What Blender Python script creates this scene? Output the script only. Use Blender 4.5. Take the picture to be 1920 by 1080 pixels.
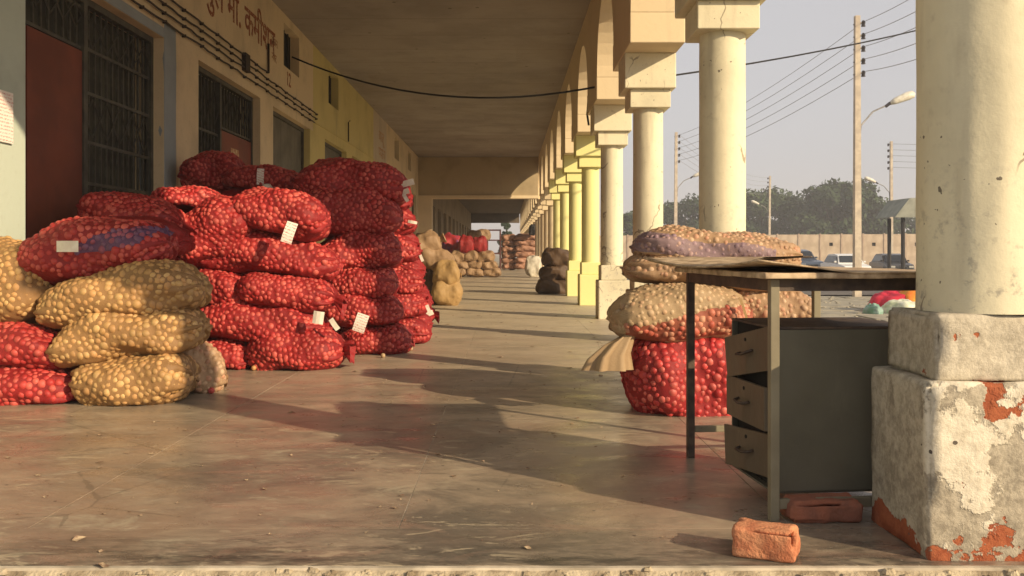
import bpy, bmesh, math, random
import numpy as np
from mathutils import Vector, Matrix, Euler, noise as mnoise

R = math.radians
S = bpy.context.scene
C = S.collection
for o in list(bpy.data.objects):
    bpy.data.objects.remove(o)

# ------------------------------------------------------------------ camera, light, exposure
F = 1710.0                     # focal length in photo pixels
EYE = 0.82
cam_d = bpy.data.cameras.new('camera')
cam = bpy.data.objects.new('camera', cam_d)
C.objects.link(cam)
cam.location = (0, 0, EYE)
cam.rotation_euler = (R(90), 0, 0)
cam_d.sensor_width = 36
cam_d.lens = 36 * F / 1920
cam_d.shift_x = 10 / 1920
cam_d.shift_y = -68 / 1920
cam_d.clip_end = 2000
cam_d.clip_start = 0.05
S.camera = cam

ELEV = R(22.5)
SUNV = Vector((0.778 * math.cos(ELEV), -0.628 * math.cos(ELEV), math.sin(ELEV)))
world = bpy.data.worlds.new('World')
S.world = world
world.use_nodes = True
wn = world.node_tree
wn.nodes.clear()
wo = wn.nodes.new('ShaderNodeOutputWorld')
wb = wn.nodes.new('ShaderNodeBackground')
sky = wn.nodes.new('ShaderNodeTexSky')
sky.sky_type = 'NISHITA'
sky.sun_disc = False
sky.sun_elevation = ELEV
sky.sun_rotation = math.atan2(SUNV.x, SUNV.y)
sky.dust_density = 3.0
sky.air_density = 1.0
sky.ozone_density = 1.5
hs = wn.nodes.new('ShaderNodeHueSaturation')
hs.inputs['Saturation'].default_value = 0.55
wn.links.new(sky.outputs[0], hs.inputs['Color'])
# hazy air: most of the sky is an even pale veil
veil = wn.nodes.new('ShaderNodeMix')
veil.data_type = 'RGBA'
veil.inputs[0].default_value = 0.72
veil.inputs[7].default_value = (5.15, 4.95, 5.0, 1)
wn.links.new(hs.outputs[0], veil.inputs[6])
wn.links.new(veil.outputs[2], wb.inputs['Color'])
wb.inputs['Strength'].default_value = 0.11
wn.links.new(wb.outputs[0], wo.inputs['Surface'])

sun_d = bpy.data.lights.new('sun', 'SUN')
sun_d.energy = 5.0
sun_d.angle = R(0.6)
sun_d.color = (1.0, 0.79, 0.52)
sun = bpy.data.objects.new('sun', sun_d)
C.objects.link(sun)
sun.rotation_euler = SUNV.to_track_quat('Z', 'Y').to_euler()
sun.location = (20, -20, 20)

S.view_settings.view_transform = 'Standard'
S.view_settings.look = 'None'
S.view_settings.exposure = 0.30
S.view_settings.gamma = 1.0
S.view_settings.use_curve_mapping = False
S.render.engine = 'CYCLES'
S.cycles.max_bounces = 8
S.cycles.diffuse_bounces = 5

def px(x, y, D):
    """photo pixel + distance -> world point"""
    return Vector(((x - 950) * D / F, D, EYE + (472 - y) * D / F))

# ------------------------------------------------------------------ node helper
class NT:
    def __init__(s, name, rough=0.8, spec=0.3):
        s.m = bpy.data.materials.new(name)
        s.m.use_nodes = True
        s.t = s.m.node_tree
        s.b = s.t.nodes['Principled BSDF']
        s.b.inputs['Roughness'].default_value = rough
        s.b.inputs['Specular IOR Level'].default_value = spec
    def n(s, kind, **kw):
        x = s.t.nodes.new(kind)
        for k, v in kw.items():
            setattr(x, k, v)
        return x
    def lk(s, a, b):
        s.t.links.new(a, b)
    def put(s, sock, v):
        if hasattr(v, 'node'):
            s.lk(v, sock)
        elif isinstance(v, tuple) and len(v) == 3 and sock.type == 'RGBA':
            sock.default_value = (*v, 1)
        else:
            sock.default_value = v
    def pos(s):
        return s.n('ShaderNodeNewGeometry').outputs['Position']
    def obj(s):
        return s.n('ShaderNodeTexCoord').outputs['Object']
    def rnd(s):
        return s.n('ShaderNodeObjectInfo').outputs['Random']
    def mp(s, v, scale=(1, 1, 1), loc=(0, 0, 0)):
        x = s.n('ShaderNodeMapping')
        s.lk(v, x.inputs['Vector'])
        x.inputs['Scale'].default_value = scale
        x.inputs['Location'].default_value = loc
        return x.outputs[0]
    def noise(s, v, scale, detail=4, rough=0.55, dist=0.0):
        x = s.n('ShaderNodeTexNoise')
        s.lk(v, x.inputs['Vector'])
        x.inputs['Scale'].default_value = scale
        x.inputs['Detail'].default_value = detail
        x.inputs['Roughness'].default_value = rough
        x.inputs['Distortion'].default_value = dist
        return x.outputs['Fac']
    def vor(s, v, scale, feature='F1', out='Distance', rand=1.0):
        x = s.n('ShaderNodeTexVoronoi', feature=feature)
        s.lk(v, x.inputs['Vector'])
        x.inputs['Scale'].default_value = scale
        x.inputs['Randomness'].default_value = rand
        return x.outputs[out]
    def ramp(s, f, a, b, ca=0.0, cb=1.0):
        x = s.n('ShaderNodeMapRange')
        x.interpolation_type = 'SMOOTHSTEP'
        s.put(x.inputs['Value'], f)
        for k, v in zip(('From Min', 'From Max', 'To Min', 'To Max'), (a, b, ca, cb)):
            x.inputs[k].default_value = v
        return x.outputs[0]
    def mix(s, f, a, b, blend='MIX'):
        x = s.n('ShaderNodeMix', data_type='RGBA', blend_type=blend)
        s.put(x.inputs[0], f)
        s.put(x.inputs[6], a)
        s.put(x.inputs[7], b)
        return x.outputs[2]
    def math(s, op, a, b=0.0):
        x = s.n('ShaderNodeMath', operation=op)
        s.put(x.inputs[0], a)
        s.put(x.inputs[1], b)
        return x.outputs[0]
    def sep(s, v):
        x = s.n('ShaderNodeSeparateXYZ')
        s.lk(v, x.inputs[0])
        return x.outputs
    def col(s, c):
        s.put(s.b.inputs['Base Color'], c)
    def rough(s, v):
        s.put(s.b.inputs['Roughness'], v)
    def bump(s, h, strength=0.3, dist=0.01):
        x = s.n('ShaderNodeBump')
        x.inputs['Strength'].default_value = strength
        x.inputs['Distance'].default_value = dist
        s.lk(h, x.inputs['Height'])
        s.lk(x.outputs[0], s.b.inputs['Normal'])

def simple(name, c1, c2=None, scale=8, rough=0.75, bump=0.15, spec=0.3, metal=0.0, world_space=False, bdist=0.004):
    t = NT(name, rough, spec)
    v = t.pos() if world_space else t.obj()
    n1 = t.noise(v, scale, 5)
    c2 = c2 or tuple(k * 0.7 for k in c1)
    t.col(t.mix(t.ramp(n1, 0.35, 0.65), c1, c2))
    t.b.inputs['Metallic'].default_value = metal
    if bump:
        t.bump(t.noise(v, scale * 6, 4), bump, bdist)
    return t.m

def plaster(name, c, dirt=(0.30, 0.24, 0.17), amount=0.5, pits=0.0, streak=True, grime=0.0):
    t = NT(name, 0.85, 0.2)
    v = t.pos()
    big = t.noise(v, 1.3, 6, 0.6)
    col = t.mix(t.ramp(big, 0.45, 0.75, 0, amount), c, tuple(k * 0.72 for k in c))
    fine = t.noise(v, 22, 5, 0.7)
    col = t.mix(t.ramp(fine, 0.55, 0.75, 0, 0.35 * amount), col, dirt)
    if streak:
        st = t.noise(t.mp(v, (6, 6, 0.7)), 1.5, 5, 0.6)
        col = t.mix(t.ramp(st, 0.56, 0.78, 0, 0.45 * amount), col, dirt)
    h = fine
    if pits:
        pd = t.n('ShaderNodeVectorMath', operation='ADD')
        pn_ = t.n('ShaderNodeTexNoise'); pn_.inputs['Scale'].default_value = 45; t.lk(v, pn_.inputs['Vector'])
        ps = t.n('ShaderNodeVectorMath', operation='SCALE'); ps.inputs['Scale'].default_value = 0.03
        t.lk(pn_.outputs['Color'], ps.inputs[0]); t.lk(v, pd.inputs[0]); t.lk(ps.outputs[0], pd.inputs[1])
        vd = t.vor(t.mp(pd.outputs[0], (1, 1, 0.7)), 24)
        pm = t.noise(t.mp(v, (1, 1, 1), (3, 1, 7)), 2.3, 2)
        th = t.math('MULTIPLY', t.ramp(pm, 0.40, 0.70), pits)
        pit = t.math('LESS_THAN', vd, th)
        col = t.mix(pit, col, (0.19, 0.165, 0.125))
        dv = t.n('ShaderNodeVectorMath', operation='ADD')
        t.lk(v, dv.inputs[0])
        nz = t.n('ShaderNodeTexNoise'); nz.inputs['Scale'].default_value = 9; t.lk(v, nz.inputs['Vector'])
        sc = t.n('ShaderNodeVectorMath', operation='SCALE'); sc.inputs['Scale'].default_value = 0.12
        t.lk(nz.outputs['Color'], sc.inputs[0]); t.lk(sc.outputs[0], dv.inputs[1])
        ce = t.vor(t.mp(dv.outputs[0], (1, 1, .45)), 3.2, 'DISTANCE_TO_EDGE')
        cm_ = t.math('MULTIPLY', t.math('LESS_THAN', ce, 0.010), t.ramp(t.noise(v, 2.1, 2), 0.50, 0.56))
        col = t.mix(t.math('MULTIPLY', cm_, 0.75), col, (0.22, 0.18, 0.13))
        z = t.sep(v)[2]
        low = t.ramp(z, 1.3, 0.55)
        gn = t.ramp(t.noise(v, 16, 6, 0.75), 0.53, 0.66)
        gm = t.math('MULTIPLY', t.math('MULTIPLY', low, gn), 0.7)
        col = t.mix(gm, col, (0.26, 0.24, 0.21))
    t.col(col)
    t.bump(h, 0.35, 0.006)
    return t.m

CREAM = (0.74, 0.68, 0.49)
M = {}
M['wall'] = plaster('cream_wall_paint', (0.68, 0.54, 0.34), amount=0.9)
M['wall_yellow'] = plaster('yellow_wall_paint', (0.60, 0.50, 0.21), amount=0.7)
M['wall_blue'] = plaster('pale_green_wall_paint', (0.50, 0.56, 0.47), (0.35, 0.36, 0.30), amount=0.9)
M['wall_pink'] = plaster('whitewashed_panel', (0.55, 0.46, 0.34), amount=0.8)
M['blue_trim'] = plaster('blue_grey_trim_paint', (0.30, 0.33, 0.34), amount=0.8)
M['ceiling'] = None
M['col'] = plaster('cream_column_paint', CREAM, amount=0.75, pits=0.15)
M['col_far'] = plaster('cream_arch_paint', (0.70, 0.57, 0.37), amount=0.4)
M['col_yellow'] = plaster('yellow_column_paint', (0.78, 0.74, 0.33), amount=0.25)
M['shade_paint'] = plaster('brown_beam_paint', (0.42, 0.33, 0.20), amount=0.8)

def mk_ceiling():
    t = NT('grey_ceiling_plaster', 0.9, 0.1)
    v = t.pos()
    n1 = t.noise(v, 0.8, 6, 0.65)
    c = t.mix(t.ramp(n1, 0.35, 0.7), (0.37, 0.33, 0.29), (0.27, 0.24, 0.21))
    n2 = t.noise(t.mp(v, (1.0, 5.0, 1)), 2.0, 5, 0.7)
    c = t.mix(t.ramp(n2, 0.55, 0.75, 0, 0.5), c, (0.17, 0.14, 0.11))
    sx = t.sep(v)
    fy = t.math('FLOOR', t.math('DIVIDE', sx[1], 0.95)); fx = t.math('FLOOR', t.math('DIVIDE', t.math('ADD', sx[0], t.math('MULTIPLY', fy, 0.37)), 1.9))
    cb = t.n('ShaderNodeCombineXYZ'); t.lk(fx, cb.inputs[0]); t.lk(fy, cb.inputs[1])
    wnz = t.n('ShaderNodeTexWhiteNoise'); t.lk(cb.outputs[0], wnz.inputs['Vector'])
    c = t.mix(t.math('MULTIPLY', wnz.outputs['Value'], 0.30), c, (0.22, 0.18, 0.14))
    seam = t.math('LESS_THAN', t.math('FRACT', t.math('DIVIDE', sx[1], 0.95)), 0.018)
    c = t.mix(t.math('MULTIPLY', seam, 0.45), c, (0.16, 0.13, 0.10))
    spot = t.math('LESS_THAN', t.vor(v, 2.3), 0.06)
    c = t.mix(t.math('MULTIPLY', spot, .7), c, (0.10, 0.08, 0.06))
    t.col(c)
    t.bump(n2, 0.3, 0.01)
    return t.m
M['ceiling'] = mk_ceiling()

def mk_floor():
    t = NT('worn_polished_concrete', 0.4, 0.45)
    v = t.pos()
    y = t.sep(v)[1]
    st = t.noise(t.mp(v, (1.2, 1.9, 1)), 1.1, 12, 0.74, 0.5)
    st2 = t.noise(t.mp(v, (1.6, 2.6, 1), (5, 2, 0)), 1.6, 12, 0.76, 0.6)
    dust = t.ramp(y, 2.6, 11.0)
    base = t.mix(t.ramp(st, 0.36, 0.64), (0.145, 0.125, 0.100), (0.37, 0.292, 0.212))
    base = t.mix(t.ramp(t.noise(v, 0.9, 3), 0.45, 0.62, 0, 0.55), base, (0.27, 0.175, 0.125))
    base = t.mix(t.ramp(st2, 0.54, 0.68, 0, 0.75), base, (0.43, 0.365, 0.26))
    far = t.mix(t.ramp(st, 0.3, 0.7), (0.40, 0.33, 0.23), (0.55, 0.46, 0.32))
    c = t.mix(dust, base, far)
    front_zone = t.ramp(y, 2.75, 2.40)  # darker blotches come in towards the front edge
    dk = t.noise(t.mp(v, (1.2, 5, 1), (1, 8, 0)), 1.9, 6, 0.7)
    c = t.mix(t.math('MULTIPLY', front_zone, t.ramp(dk, 0.40, 0.62)), c, (0.06, 0.055, 0.045))
    spk = t.vor(v, 9)
    sm = t.math('LESS_THAN', spk, 0.055)
    c = t.mix(sm, c, (0.07, 0.06, 0.05))
    grit = t.math('LESS_THAN', t.vor(t.mp(v, (1, 1, 1), (3, 3, 0)), 38), t.ramp(t.noise(v, 1.7, 3), 0.42, 0.7, 0.0, 0.16))
    c = t.mix(t.math('MULTIPLY', grit, .6), c, (0.55, 0.47, 0.36))
    sc2 = t.noise(t.mp(v, (0.8, 9, 1), (2, 7, 0)), 3.2, 10, 0.8, 1.5)
    c = t.mix(t.ramp(sc2, 0.60, 0.68, 0, .55), c, (0.52, 0.45, 0.34))
    c = t.mix(t.ramp(sc2, 0.40, 0.33, 0, .5), c, (0.085, 0.075, 0.06))
    for (sc_, off, lo, hi, cc, am, msc) in ((5.5, 3, .56, .61, (0.50, 0.42, 0.29), .62, 1.1), (13, 9, .57, .62, (0.46, 0.39, 0.28), .5, 1.7), (6.5, 5, .57, .63, (0.10, 0.088, 0.068), .6, 1.3), (3.0, 12, .55, .60, (0.34, 0.22, 0.16), .35, .9)):
        w1 = t.noise(t.mp(v, (.55, 1.5, 1), (off, off * 2, 0)), sc_, 12, .68, 1.8)
        m1 = t.ramp(t.noise(t.mp(v, (.8, 1, 1), (off * 3, 1, 0)), msc, 4, .6), .44, .60, 0, am)
        c = t.mix(t.math('MULTIPLY', t.ramp(w1, lo, hi), m1), c, cc)
    crk = t.vor(t.mp(v, (1, 1.2, 1), (1, 1, 0)), 0.9, 'DISTANCE_TO_EDGE')
    cw = t.math('MULTIPLY', t.math('LESS_THAN', t.math('ADD', crk, t.math('MULTIPLY', t.noise(v, 14, 4), 0.02)), 0.0125), t.ramp(t.noise(t.mp(v, (1, 1, 1), (6, 1, 0)), .8, 2), .5, .58))
    c = t.mix(t.math('MULTIPLY', cw, .4), c, (0.08, 0.07, 0.055))
    t.col(c)
    r = t.ramp(st2, 0.3, 0.7, 0.19, 0.48)
    t.rough(t.math('ADD', r, t.math('MULTIPLY', dust, 0.18)))
    t.bump(t.math('ADD', st2, t.math('MULTIPLY', t.noise(v, 40, 4, 0.7), 0.4)), 0.18, 0.006)
    return t.m
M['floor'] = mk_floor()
M['joint'] = simple('floor_joint_mortar', (0.62, 0.54, 0.42), (0.28, 0.24, 0.18), 5, 0.9, world_space=True)
M['rubble'] = simple('rubble_mortar', (0.50, 0.42, 0.29), (0.22, 0.17, 0.11), 14, 0.95, 0.8, world_space=True, bdist=0.01)

def mk_plinth():
    t = NT('peeling_plinth_plaster', 0.9, 0.15)
    v = t.pos()
    s = t.sep(v)
    nb = t.noise(v, 6.5, 7, 0.65)
    nf = t.noise(v, 30, 6, 0.75)
    cem = t.mix(t.ramp(nf, 0.35, 0.65), (0.47, 0.415, 0.32), (0.27, 0.235, 0.18))
    white = t.mix(t.ramp(nf, 0.4, 0.7), (0.72, 0.66, 0.53), (0.54, 0.48, 0.37))
    # remaining whitewash: strongest towards the top of each block
    zt = t.ramp(s[2], 0.0, 0.5, -0.14, 0.05)
    w = t.ramp(t.math('ADD', nb, zt), 0.415, 0.46)
    front = t.ramp(s[1], 2.46, 2.43)
    w = t.math('MULTIPLY', w, t.math('ADD', t.math('MULTIPLY', front, 0.75), 0.25))
    c = t.mix(w, cem, white)
    # exposed red oxide near the foot and under the ledge
    nr = t.noise(t.mp(v, (1, 1, 1), (9, 4, 2)), 8, 6, 0.6)
    foot = t.math('MULTIPLY', t.ramp(s[2], 0.13, 0.02), 0.30)
    ledge = t.math('MULTIPLY', t.ramp(t.math('ABSOLUTE', t.math('SUBTRACT', s[2], 0.425)), 0.09, 0.02), t.ramp(s[0], 1.21, 1.27, 0, 0.26))
    red = t.ramp(t.math('ADD', nr, t.math('ADD', foot, ledge)), 0.69, 0.71)
    c = t.mix(red, c, t.mix(t.ramp(nf, .4, .6), (0.30, 0.085, 0.04), (0.38, 0.12, 0.055)))
    pit = t.math('LESS_THAN', t.vor(v, 24), t.ramp(nb, 0.45, 0.7, 0.0, 0.2))
    c = t.mix(pit, c, (0.12, 0.10, 0.08))
    t.col(c)
    h = t.math('ADD', t.math('MULTIPLY', w, 0.5), t.math('ADD', nf, t.math('MULTIPLY', red, -0.5)))
    t.bump(h, 0.6, 0.012)
    return t.m
M['plinth'] = mk_plinth()

def bag_mat(name, net, dark, patch=None, weave=1100.0):
    t = NT(name, 0.62, 0.35)
    v = t.obj()
    sx = t.sep(v)
    a = t.math('ABSOLUTE', t.math('SINE', t.math('MULTIPLY', t.math('ADD', sx[0], sx[1]), weave)))
    b = t.math('ABSOLUTE', t.math('SINE', t.math('MULTIPLY', t.math('ADD', sx[2], t.math('SUBTRACT', sx[0], sx[1])), weave)))
    net_f = t.ramp(t.math('MAXIMUM', a, b), 0.6, 0.95)
    c = t.mix(net_f, dark, net)
    c = t.mix(t.ramp(t.noise(v, 5, 4), 0.45, 0.7, 0, 0.4), c, dark)
    if patch:
        d = t.noise(t.mp(v, (1, 1, 1), (2, 5, 1)), 2.2, 3)
        c = t.mix(t.ramp(d, 0.52, 0.58, 0, 0.75), c, patch)
    t.col(c)
    t.bump(t.noise(v, 90, 4, .7), 0.35, 0.004)
    return t.m

def onion_mat(name, cols, rough=0.52):
    t = NT(name, rough, 0.4)
    r = t.rnd()
    c = cols[0]
    for k, cc in enumerate(cols[1:]):
        c = t.mix(t.ramp(r, (k + 0.3) / len(cols), (k + 1.3) / len(cols)), c, cc)
    n = t.noise(t.obj(), 30, 3)
    c = t.mix(t.ramp(n, 0.4, 0.65, 0, 0.35), c, cols[0])
    c = t.mix(t.ramp(t.noise(t.pos(), 7, 4), .38, .66, 0, .55), c, tuple(k * .48 for k in cols[0]))
    t.col(c)
    t.bump(t.noise(t.obj(), 120, 2), 0.25, 0.003)
    return t.m

M['bag_red'] = bag_mat('red_net', (0.33, 0.018, 0.018), (0.11, 0.007, 0.009))
M['on_red'] = onion_mat('red_onion_under_net', [(0.42, 0.030, 0.028), (0.52, 0.062, 0.050), (0.60, 0.12, 0.09)])
M['bag_tan'] = bag_mat('tan_net', (0.34, 0.19, 0.075), (0.15, 0.078, 0.03))
M['on_tan'] = onion_mat('golden_onion_under_net', [(0.46, 0.26, 0.095), (0.60, 0.385, 0.16), (0.52, 0.28, 0.11)])
M['bag_beige'] = bag_mat('beige_net', (0.42, 0.30, 0.17), (0.25, 0.16, 0.085))
M['on_beige'] = onion_mat('onion_under_beige_net', [(0.45, 0.31, 0.17), (0.52, 0.38, 0.23), (0.48, 0.30, 0.17)])
M['bag_pink'] = bag_mat('pinkish_tan_net', (0.42, 0.27, 0.15), (0.24, 0.14, 0.08))
M['on_pink'] = onion_mat('onion_under_pinkish_net', [(0.48, 0.30, 0.17), (0.55, 0.38, 0.24), (0.50, 0.25, 0.15)])
M['bag_purple'] = bag_mat('violet_printed_net', (0.50, 0.33, 0.22), (0.26, 0.14, 0.10), (0.20, 0.12, 0.22))
M['on_purple'] = onion_mat('onion_under_violet_print', [(0.26, 0.17, 0.20), (0.32, 0.21, 0.23), (0.44, 0.28, 0.22)])
M['on_bare'] = onion_mat('bright_red_onion', [(0.50, 0.035, 0.035), (0.66, 0.08, 0.07), (0.70, 0.17, 0.13)], 0.42)
M['bag_vio'] = bag_mat('dark_violet_net', (0.13, 0.055, 0.12), (0.06, 0.02, 0.06))
M['on_vio'] = onion_mat('onion_under_dark_violet_print', [(0.14, 0.06, 0.13), (0.22, 0.09, 0.16), (0.34, 0.07, 0.10)])
M['bag_zred'] = bag_mat('brownish_red_net', (0.34, 0.10, 0.055), (0.17, 0.045, 0.03))
M['on_zred'] = onion_mat('red_onion_under_tan_net', [(0.46, 0.10, 0.06), (0.56, 0.20, 0.12), (0.56, 0.30, 0.18)])
M['bag_violet'] = bag_mat('violet_net', (0.27, 0.185, 0.19), (0.16, 0.10, 0.11))
M['jute'] = bag_mat('brown_jute', (0.34, 0.22, 0.12), (0.19, 0.115, 0.06), weave=700)
M['jute_gold'] = bag_mat('golden_jute', (0.42, 0.27, 0.11), (0.26, 0.16, 0.065), weave=700)
M['jute_pink'] = bag_mat('reddish_jute', (0.40, 0.21, 0.13), (0.24, 0.12, 0.08), weave=700)
M['jute_dark'] = bag_mat('dark_jute', (0.11, 0.065, 0.035), (0.06, 0.035, 0.02), weave=700)
M['bag_white'] = simple('white_woven_sack', (0.62, 0.58, 0.48), (0.48, 0.44, 0.35), 9, 0.6, 0.3)
M['bag_violet_red'] = bag_mat('red_net_violet_print', (0.45, 0.035, 0.04), (0.18, 0.012, 0.02), (0.10, 0.05, 0.16))
STY = {'red': ('bag_red', 'on_red'), 'tan': ('bag_tan', 'on_tan'), 'beige': ('bag_beige', 'on_beige'),
       'pink': ('bag_pink', 'on_pink'), 'purple': ('bag_purple', 'on_purple'), 'bare': ('bag_red', 'on_bare'),
       'violet': ('bag_violet_red', 'on_red')}

def paper_mat():
    t = NT('printed_paper_tag', 0.7, 0.3)
    v = t.obj()
    lines = t.math('SINE', t.math('MULTIPLY', t.math('ADD', t.sep(v)[2], t.math('MULTIPLY', t.sep(v)[0], .3)), 300))
    dots = t.noise(v, 130, 2)
    ink = t.math('MULTIPLY', t.ramp(lines, 0.1, 0.4), t.ramp(dots, 0.5, 0.56))
    t.col(t.mix(t.math('MULTIPLY', ink, 0.85), (0.82, 0.76, 0.68), (0.55, 0.10, 0.08)))
    return t.m
M['paper'] = paper_mat()
M['paper_plain'] = simple('plain_paper', (0.78, 0.72, 0.62), (0.68, 0.6, 0.5), 20, 0.7, 0.1)
M['steel'] = simple('grey_green_painted_steel', (0.135, 0.125, 0.085), (0.105, 0.098, 0.065), 5, 0.5, 0.1, 0.4)
M['frame'] = simple('chipped_frame_paint', (0.27, 0.24, 0.16), (0.13, 0.10, 0.07), 24, 0.6, 0.2, 0.4)
def worn_steel(name, a, b, rust=(0.16, 0.075, 0.035), amt=1.0):
    t = NT(name, 0.5, 0.4)
    v = t.obj()
    c = t.mix(t.ramp(t.noise(v, 4, 5), .35, .65), a, b)
    dst = t.noise(t.mp(v, (1, 1, .25)), 9, 8, .75)
    c = t.mix(t.ramp(dst, .55, .72, 0, .45 * amt), c, (0.24, 0.21, 0.155))
    rs_ = t.noise(t.mp(v, (1, 1, 1), (4, 1, 9)), 17, 8, .75)
    c = t.mix(t.ramp(rs_, .64, .68, 0, .8 * amt), c, rust)
    scr = t.noise(t.mp(v, (3, 3, 40), (0, 2, 0)), 2.5, 6, .8, 2)
    c = t.mix(t.ramp(scr, .66, .69, 0, .5 * amt), c, (0.32, 0.29, 0.22))
    t.col(c)
    t.rough(t.ramp(dst, .3, .7, .38, .7))
    t.bump(t.noise(v, 7, 3), .25, .02)
    return t.m
M['steel'] = worn_steel('grey_green_painted_steel', (0.135, 0.125, 0.088), (0.11, 0.102, 0.072), amt=.6)
M['frame'] = worn_steel('chipped_frame_paint', (0.25, 0.22, 0.145), (0.17, 0.145, 0.095))
M['drawer'] = worn_steel('brown_drawer_paint', (0.145, 0.11, 0.07), (0.11, 0.085, 0.055), amt=.8)
M['frame_dark'] = simple('dark_frame_paint', (0.10, 0.07, 0.05), (0.05, 0.035, 0.03), 20, 0.6, 0.2)
M['drawer_plain'] = simple('brown_drawer_paint', (0.20, 0.155, 0.10), (0.14, 0.105, 0.07), 7, 0.55, 0.1, 0.4)
M['black'] = simple('black_recess', (0.015, 0.013, 0.012), None, 5, 0.8, 0)
M['ply'] = simple('weathered_plywood', (0.60, 0.46, 0.30), (0.30, 0.21, 0.13), 18, 0.8, 0.4)
M['brick'] = simple('soft_red_brick', (0.64, 0.29, 0.15), (0.42, 0.15, 0.075), 22, 0.95, 0.9, bdist=0.006)
M['brick_dark'] = simple('dusty_dark_brick', (0.36, 0.13, 0.075), (0.24, 0.10, 0.065), 14, 0.95, 0.8, bdist=0.006)
M['red_door'] = simple('dull_red_door_paint', (0.21, 0.052, 0.026), (0.15, 0.037, 0.02), 2.2, 0.6, 0.15, 0.3)
M['gate'] = simple('dark_gate_paint', (0.085, 0.078, 0.055), (0.05, 0.045, 0.035), 8, 0.6, 0.2, 0.4)
M['gate_back'] = simple('rolling_shutter_paint', (0.075, 0.07, 0.045), (0.045, 0.04, 0.03), 3, 0.7, 0.1)
M['shutter'] = simple('grey_shutter_paint', (0.15, 0.135, 0.10), (0.10, 0.09, 0.065), 4, 0.6, 0.1)
M['cable'] = simple('black_cable', (0.018, 0.016, 0.015), None, 5, 0.6, 0)
M['conduit'] = simple('brown_cable_sheath', (0.055, 0.035, 0.022), (0.03, 0.02, 0.015), 20, 0.7, 0.1)
def ink_mat(name, c, wall, lo, hi):
    t = NT(name, .9, .1)
    t.col(t.mix(t.ramp(t.noise(t.pos(), 26, 6, .75), lo, hi), c, wall))
    return t.m
M['ink'] = simple('faded_red_sign_paint', (0.27, 0.075, 0.035), (0.34, 0.13, 0.06), 15, 0.85, 0)
M['ink_faint'] = simple('faint_orange_sign_paint', (0.42, 0.19, 0.09), (0.46, 0.28, 0.15), 15, 0.85, 0)
M['ink'] = ink_mat('faded_red_sign_paint', (0.27, 0.085, 0.045), (0.60, 0.46, 0.27), .50, .66)
M['ink_faint'] = ink_mat('faint_orange_sign_paint', (0.42, 0.20, 0.10), (0.62, 0.48, 0.29), .44, .60)
M['concrete'] = simple('pole_concrete', (0.55, 0.48, 0.38), (0.42, 0.36, 0.29), 5, 0.85, 0.2)
M['metal'] = simple('galvanised_metal', (0.30, 0.29, 0.28), (0.2, 0.19, 0.18), 8, 0.5, 0.1, 0.5)
M['lamp'] = simple('lamp_housing', (0.70, 0.68, 0.58), (0.55, 0.52, 0.44), 8, 0.4, 0)
M['insul'] = simple('dark_insulator', (0.05, 0.045, 0.05), None, 8, 0.3, 0)
M['ceiling_shade'] = simple('shade_toned_ceiling_plaster', (0.13, 0.10, 0.07), (0.09, 0.07, 0.05), 2, .9, .2, world_space=True)  # ceiling and beam colour darkened to carry the far corridor's shade
M['wall_far'] = simple('shade_toned_far_wall_paint', (0.30, 0.23, 0.14), (0.22, 0.17, 0.11), 1, .9, .2, world_space=True)  # brown darkened so the far walls hold their shade in the colour
M['bwall'] = simple('boundary_wall_plaster', (0.50, 0.41, 0.31), (0.38, 0.30, 0.22), 1.4, 0.9, 0.2)
M['bpost'] = simple('boundary_post_plaster', (0.34, 0.25, 0.19), (0.42, 0.34, 0.26), 2, 0.9, 0.2)
M['yard'] = simple('dusty_yard', (0.30, 0.27, 0.20), (0.22, 0.19, 0.14), 0.6, 0.95, 0.5, world_space=True, bdist=0.03)
M['asphalt'] = simple('sun_faded_asphalt', (0.13, 0.115, 0.10), (0.095, 0.085, 0.075), 0.8, 0.9, 0.4, world_space=True, bdist=0.02)
M['slab'] = simple('worn_paving_concrete', (0.34, 0.31, 0.24), (0.24, 0.22, 0.17), 2.5, 0.9, 0.5, world_space=True, bdist=0.01)
M['bark'] = simple('tree_bark', (0.13, 0.10, 0.07), None, 6, 0.95, 0.6)
M['roof_metal'] = simple('grey_roof_sheet', (0.27, 0.28, 0.23), (0.2, 0.21, 0.17), 2, 0.5, 0.1, 0.4)
M['car_white'] = simple('white_car_paint', (0.72, 0.72, 0.70), (0.68, 0.68, 0.66), 3, 0.25, 0, 0.6)
M['car_blue'] = simple('blue_grey_car_paint', (0.16, 0.19, 0.23), (0.14, 0.17, 0.21), 3, 0.25, 0, 0.6)
M['car_dark'] = simple('dark_car_paint', (0.05, 0.05, 0.055), None, 3, 0.25, 0, 0.6)
M['glass'] = simple('dark_car_glass', (0.02, 0.025, 0.03), None, 3, 0.08, 0, 0.8)
M['tyre'] = simple('tyre_rubber', (0.02, 0.02, 0.02), None, 3, 0.8, 0)
M['head'] = simple('headlight_lens', (0.6, 0.6, 0.55), None, 3, 0.15, 0, 0.8)
M['cl_red'] = simple('red_cloth', (0.62, 0.03, 0.06), (0.45, 0.02, 0.05), 3, 0.8, 0.3)
M['cl_orange'] = simple('orange_cloth', (0.72, 0.20, 0.03), (0.70, 0.38, 0.04), 5, 0.8, 0.3)
M['cl_white'] = simple('white_plastic_sheet', (0.72, 0.71, 0.60), (0.5, 0.55, 0.36), 5, 0.5, 0.3)
M['cl_green'] = simple('green_plastic_bag', (0.14, 0.30, 0.20), (0.25, 0.36, 0.32), 6, 0.5, 0.3)
M['litter'] = simple('dry_onion_skin', (0.50, 0.38, 0.24), (0.16, 0.09, 0.06), 30, 0.8, 0, world_space=True)
M['rack'] = simple('dark_red_steel', (0.12, 0.035, 0.03), (0.07, 0.03, 0.028), 8, 0.6, 0)

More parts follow.
